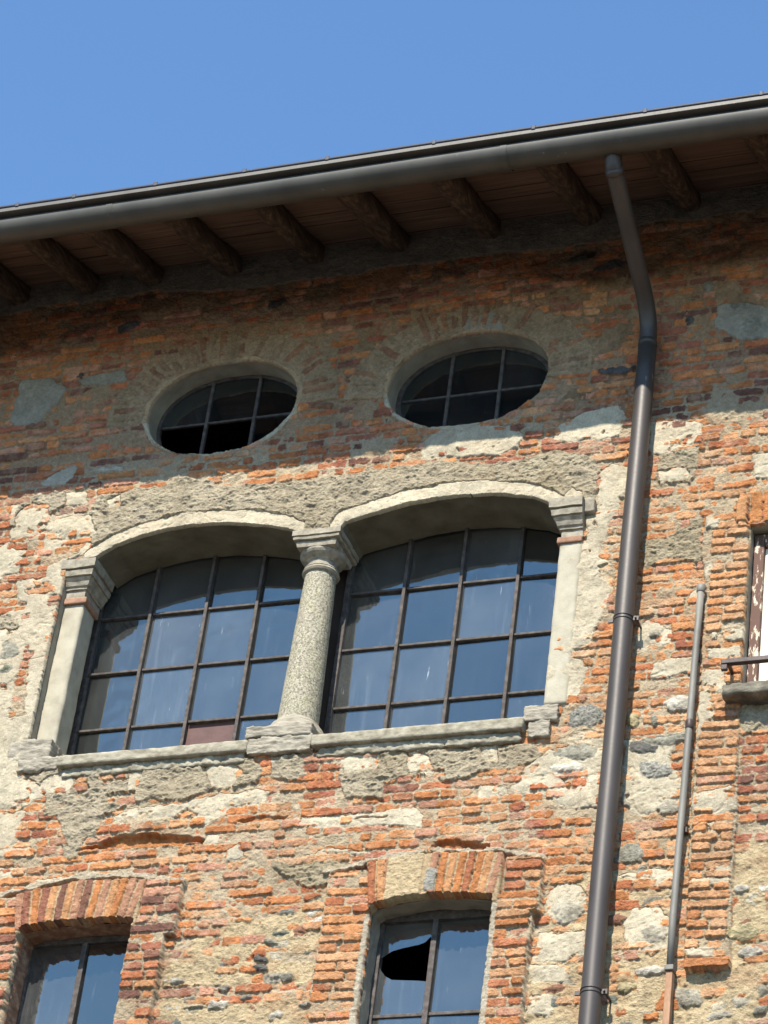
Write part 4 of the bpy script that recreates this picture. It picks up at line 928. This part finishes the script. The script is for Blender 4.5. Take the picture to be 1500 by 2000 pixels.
# ---- oval windows
def oval_window(hole, cx, cz, vx, seed, skip=(), lab=""):
    root = lining("window", hole, .020, .150, M_OVALREV, building, amp=.003, step=.02, flange=.25, n=8); root['label'] = lab
    # ring frame
    V = []; F = []; n = 72; o = ell(cx, cz, .515, .375, n=n); i_ = ell(cx, cz, .478, .340, n=n)
    for y in (.146, .175):
        for x, z in o: V.append((x, y, z))
        for x, z in i_: V.append((x, y, z))
    for k in range(n):
        j = (k+1) % n
        F += [(k, j, n+j, n+k), (2*n+k, 3*n+k, 3*n+j, 2*n+j), (n+k, n+j, 3*n+j, 3*n+k)]
    obj("frame", V, F, M_IRON, root)
    for x in vx: bar(root, (x-.0105, .142, cz-.35), (x+.0105, .168, cz+.35))
    xs = [cx-.50] + vx + [cx+.50]; k = 0
    zc = cz + .003
    for i in range(3):
        bar(root, (xs[i]+.012 if i else xs[i]+.03, .145, zc-.008), (xs[i+1]-.012 if i < 2 else xs[i+1]-.03, .165, zc+.008))
    for i in range(3):
        for j in range(2):
            k += 1
            if (i, j) in skip: continue
            z0, z1 = (cz-.36, zc) if j == 0 else (zc, cz+.36)
            pane(root, xs[i]+.004, xs[i+1]-.004, z0+.002, z1-.002, .156, seed+k, M_GLASS_OVAL)
    return root
o1 = oval_window(HOLE_O1, -1.20, 13.67, [-1.362, -1.037], 300, skip=((0,0),(1,0)), lab="left oval window with two panes missing below")
oval_window(HOLE_O2, .42, 13.65, [.250, .580], 320, lab="right oval window, all panes in place")

MB().box((-1.005,.19,13.30),(-.975,.20,13.60)).build("pale_strip", M_BLIND, o1, label="pale strip behind the lower right pane")  # pale upright strip set behind the pane
# ---- small windows below
def small_window(hole, xs, zs, y, mat, seed, lab, broken=None):
    root = lining("window", hole, .020, y+.01, mat, building, amp=.008, step=.02, flange=.3, n=10); root['label'] = lab
    x0, x1 = xs[0], xs[-1]; zt = 10.06; zb = 8.46
    f = MB().box((x0-.03, y-.018, zb), (x0+.016, y+.03, zt)).box((x1-.016, y-.018, zb), (x1+.03, y+.03, zt)).box((x0+.016, y-.018, zb), (x1-.016, y+.03, zb+.03)).box((x0+.016, y-.018, 9.965), (x1-.016, y+.03, zt))
    f.build("frame", M_IRON, root, bevel=.003)
    for x in xs[1:-1]: bar(root, (x-.016, y-.026, zb+.03), (x+.016, y+.012, 9.965))
    for z in zs[1:-1]:
        for i in range(len(xs)-1): bar(root, (xs[i]+.0165, y-.012, z-.010), (xs[i+1]-.0165, y+.010, z+.010))
    k = 0
    for i in range(len(xs)-1):
        for j in range(len(zs)-1):
            k += 1; a = (xs[i]+.004, xs[i+1]-.004, zs[j]+.002, zs[j+1]-.002)
            if broken == (i, j):
                X0, X1, Z0, Z1 = a
                up = [(X0, 9.745),(.35,9.795),(.42,9.812),(.50,9.825),(.535,9.838),(.563,9.872),(.576,9.825),(X1,9.77),(X1,Z1),(X0,Z1)]
                lo = [(X0,Z0),(X1,Z0),(X1,9.592),(.56,9.598),(.50,9.606),(.44,9.611),(.37,9.618),(.33,9.642),(.30,9.68),(X0,9.735)]
                pane(root, X0, X1, Z0, Z1, y, seed+k, poly=up, label="upper shard of a broken pane"); pane(root, X0, X1, Z0, Z1, y, seed+k, poly=lo, label="lower shard of a broken pane")
            else: pane(root, *a, y, seed+k)
small_window(HOLE_R, [.275, .592, .965], [8.48, 8.93, 9.395, 9.98], .155, M_STUCCO_G, 400, "small brick framed window with a hole in its upper left pane", broken=(0, 2))
small_window(HOLE_L, [-1.845, -1.500, -1.135], [8.48, 8.93, 9.365, 9.98], .165, M_BRICKREV, 440, "small brick framed window with both upper panes whole")

# ---- window with peeling frame at the right edge
rw = lining("window", HOLE_S, .020, .14, M_STUCCO_G, building, flange=.2, amp=.004, n=8); rw['label'] = "window with peeling wooden frame and cream blind at the right"
MB().box((2.252,.085,11.20),(2.312,.15,12.30)).box((3.075,.085,11.20),(3.145,.15,12.30)).box((2.312,.085,12.22),(3.075,.15,12.30)).box((2.312,.085,11.2),(3.075,.15,11.25)).build("frame", M_PEEL, rw, bevel=.006)
MB().box((2.313,.118,11.251),(3.074,.13,12.219)).build("blind", M_BLIND, rw)
lg = rough_block("sill", (2.175, -.13, 11.085), (3.25, .13, 11.160), M_LEDGE, building, amp=.008, step=.02, lay=.005, seed=51, rnd=.015); lg['label'] = "grey stone sill of the window at the right edge"
rl = MB().box((2.165,-.135,11.285),(3.25,-.10,11.315)).box((2.19,-.10,11.29),(2.21,.0,11.31)).box((2.165,-.13,11.250),(2.20,-.105,11.285)).build("iron_rail", M_RAIL, building, bevel=.004)

# ------------------------------------------------------------------ roof with soffit and rafters
SL = .36
def zs_(y): return 14.905 + SL * y            # underside of the boards
roof = MB()
bw = .145; y = .10; k = 0; rnd_ = random.Random(3)
while y > -1.06:
    y2 = y - bw + .008
    dz = rnd_.uniform(-.006, .006)
    roof.add([(-13.4, y, zs_(y)+dz), (9.0, y, zs_(y)+dz), (9.0, y2, zs_(y2)+dz), (-13.4, y2, zs_(y2)+dz),
              (-13.4, y, zs_(y)+dz+.028), (9.0, y, zs_(y)+dz+.028), (9.0, y2, zs_(y2)+dz+.028), (-13.4, y2, zs_(y2)+dz+.028)],
             [(0,1,2,3),(7,6,5,4),(0,4,5,1),(1,5,6,2),(2,6,7,3),(3,7,4,0)])
    y -= bw
roof_o = roof.build("roof", M_SOFF, building, label="underside of the eaves, brown boards on wooden rafters")
MB().add([(-13.5,-1.03,14.575),(9.1,-1.03,14.575),(9.1,4.6,16.65),(-13.5,4.6,16.65),(-13.5,9.9,14.75),(9.1,9.9,14.75),
          (-13.5,-1.03,14.565),(9.1,-1.03,14.565),(9.1,9.9,14.65),(-13.5,9.9,14.65),(-13.5,4.6,16.5),(9.1,4.6,16.5)],
         [(0,1,2,3),(3,2,5,4),(6,7,1,0),(6,10,11,7),(10,9,8,11),(4,5,8,9),(0,3,10,6),(3,4,9,10),(1,7,11,2),(2,11,8,5)]).build("tiled_slope", M_ROOF, roof_o)
RX = [-12.4,-11.8,-11.2,-10.7,-10.1,-9.5,-9.0,-8.4,-7.8,-7.3,-6.7,-6.1,-5.5,-4.95,-4.4,-3.85,-3.3,-2.78,-2.27,-1.82,-1.27,-.69,-.12,.49,1.15,1.79,2.42,3.0,3.6,4.2,4.8,5.4,6.0,6.6,7.2,7.8]
for i, x in enumerate(RX):
    rr = random.Random(i); wd = .064 + rr.uniform(-.008,.009); x -= .035; V = []; F = []; n = 14; m = 26
    for k in range(m + 1):
        yy = .12 - 1.10 * k / m; zc = zs_(yy) - .068
        for a in range(n):
            t = 2 * math.pi * (a + .5) / n; c, s = math.cos(t), math.sin(t)
            ex = 5.0; rad = 1 / ((abs(c)**ex + abs(s)**ex) ** (1/ex))
            e = 1 + .16 * mnoise.noise(Vector((c*1.2 + i*5, yy*4, s*1.2)))
            V.append((x + wd * c * rad * e + .012 * mnoise.noise(Vector((i*3.3, yy*2, 0))), yy, zc + .074 * s * rad * e))
    for k in range(m):
        for a in range(n):
            b = (a+1) % n; F.append((k*n+a, (k+1)*n+a, (k+1)*n+b, k*n+b))
    F.append(tuple(range(n))); F.append(tuple(m*n+a for a in range(n-1, -1, -1)))
    obj("rafter", V, F, M_RAFTER, roof_o, smooth=True)

# ------------------------------------------------------------------ gutter
gut = new_empty("rain_gutter", (0, -1.06, 14.42), "long grey brown half round gutter along the edge of the roof", "gutter")
YC, ZC, GR = -1.06, 14.425, .090
def sweep(name, prof, mat, parent, x0=-13.4, x1=9.0, closed=True, smooth=False, dx=.55):
    V = []; F = []; n = len(prof); xs = np.arange(x0, x1 + dx, dx)
    for x in xs:
        sag = .003 * math.sin(x * 1.7)
        for (y, z) in prof: V.append((x, y, z + sag))
    for k in range(len(xs)-1):
        for i in range(n if closed else n-1):
            j = (i+1) % n; F.append((k*n+i, (k+1)*n+i, (k+1)*n+j, k*n+j))
    if closed:
        F.append(tuple(range(n))); F.append(tuple((len(xs)-1)*n+i for i in range(n-1, -1, -1)))
    return obj(name, V, F, mat, parent, smooth=smooth)
prof = [(YC + .09, ZC + .10)] + [(YC + GR * math.cos(t), ZC - GR * math.sin(t)) for t in [math.pi * k / 24 for k in range(25)]]
inner = [(YC + (GR-.006) * math.cos(t), ZC - (GR-.006) * math.sin(t)) for t in [math.pi * (24-k) / 24 for k in range(25)]] + [(YC + .084, ZC + .10)]
g1 = sweep("trough", prof + [(YC-GR, 14.432), (YC-GR+.022, 14.434), (YC-GR+.022, 14.47), (YC-GR+.026, 14.47), (YC-GR+.026, 14.425)] + inner, M_GUT, gut)
for p_ in g1.data.polygons: p_.use_smooth = len(p_.vertices) == 4
sweep("front_lip", [(-1.120, 14.456), (-1.182, 14.456), (-1.185, 14.459), (-1.185, 14.484), (-1.182, 14.487), (-1.120, 14.487)], M_LIP, gut)
for sx in (-4.6, -1.62, .93, 4.1):      # soldered joints
    V = []; F = []
    for x in (sx-.02, sx+.02):
        for k in range(25):
            t = math.pi * k / 24; V.append((x, YC + (GR+.0025) * math.cos(t), ZC - (GR+.0025) * math.sin(t)))
    for k in range(24): F.append((k, 25+k, 26+k, k+1))
    obj("joint_strip", V, F, M_GUT, gut, smooth=True)
for x in RX: MB().box((x-.072, -.965, zs_(-.94)-.136), (x+.052, -.93, zs_(-.94)-.006)).build("rafter_end_shadow", M_DARK, gut)  # added dark boxes that stand in for shadow at the rafter ends

cab = new_empty("edge_cable", (0, -1.17, 14.49), "thin dark cable clipped along the top edge of the gutter", "cable")
sweep("cable", [(-1.176 + .0135 * math.cos(t), 14.5005 + .0135 * math.sin(t)) for t in [2*math.pi*k/10 for k in range(10)]], M_CABLE, cab, smooth=True)
for x in [-7.0,-6.4,-5.8,-5.2,-4.6,-4.0,-3.4,-2.83,-2.25,-1.86,-1.31,-.72,-.18,.50,1.12,1.80,2.49,3.1,3.7,4.3,4.9]:
    MB().box((x-.012,-1.191,14.485),(x+.012,-1.162,14.517)).build("clip", M_CABLE, cab, bevel=.003)

# ------------------------------------------------------------------ downpipe
dp = new_empty("downpipe", (1.58, -.095, 0), "thick dark brown metal downpipe from the gutter down the brick wall", "pipe")
path = spline([(1.565,-1.03,14.41),(1.565,-1.00,14.385),(1.565,-.985,14.335),(1.567,-.965,14.29)], 6) + spline([(1.568,-.94,14.27),(1.570,-.7,14.165),(1.573,-.42,14.03),(1.576,-.21,13.925),(1.58,-.115,13.80),(1.58,-.095,13.66)], 8)
MB().tube(path, .052, 28).build("elbow", M_PIPE, dp, smooth=True)
zz_ = [13.68 - i * .25 for i in range(54)] + [.15]
MB().tube([(1.58 + .0015*math.sin(z*3), -.095, z) for z in zz_], .0555, 32, dents=.0006).build("pipe", M_PIPE, dp, smooth=True)
MB().tube([(1.566,-.965,14.29),(1.568,-.93,14.265)], .056, 28).build("elbow_joint", M_PIPE, dp, smooth=True)
MB().tube([(1.58,-.095,13.68),(1.58,-.095,13.64)], .0568, 28).build("elbow_joint", M_PIPE, dp, smooth=True)
for z in (11.666, 9.332, 7.0, 4.6, 2.2):
    b = MB(); n = 28
    for dz in (-.011, .011):
        b.tube([(1.58,-.095,z+dz-.004),(1.58,-.095,z+dz-.002),(1.58,-.095,z+dz+.002),(1.58,-.095,z+dz+.004)], [.056,.060,.060,.056], n)
    b.box((1.628,-.105,z-.014),(1.668,-.092,z+.014)).box((1.650,-.092,z-.006),(1.660,.01,z+.006)).box((1.492,-.103,z-.012),(1.531,-.090,z+.012))
    b.tube([(1.652,-.120,z),(1.652,-.080,z)], .006, 8)
    b.build("pipe_clamp", M_PIPE, dp)

# ------------------------------------------------------------------ thin conduit
cd = new_empty("conduit_pipe", (2.0, -.045, 0), "thin grey galvanised conduit standing upright right of the downpipe", "pipe")
MB().tube([(2.000 - .004*k, -.050, 11.86 - .3*k) for k in range(8)] + [(1.975,-.045,9.47)], .0195, 16, dents=.001).build("pipe", M_CONDUIT, cd, smooth=True)
MB().tube([(2.0,-.050,11.835),(2.0,-.050,11.840),(2.0,-.050,11.885),(2.0,-.050,11.893)], [.0200,.0245,.0245,.014], 16).build("cap", M_CONDUIT, cd, smooth=True)
MB().tube([(1.989,-.049,10.93),(1.989,-.049,10.935),(1.989,-.049,10.985),(1.989,-.049,10.99)], [.020,.0235,.0235,.020], 16).build("joint", M_RAIL, cd, smooth=True)
MB().box((1.952,-.075,9.455),(2.0,-.02,9.485)).build("collar", M_CONDUIT, cd, bevel=.004)
MB().box((1.958,-.062,7.5),(1.994,-.012,9.452)).build("channel", M_ROD, cd, bevel=.004)
MB().box((1.975,-.03,10.3),(2.01,.0,10.33)).box((1.975,-.03,11.4),(2.01,.0,11.43)).build("clip", M_RAIL, cd)

# ------------------------------------------------------------------ ground
obj("ground", [(-400,-400,0),(400,-400,0),(400,400,0),(-400,400,0)], [(0,1,2,3)], M_GROUND, kind='structure')
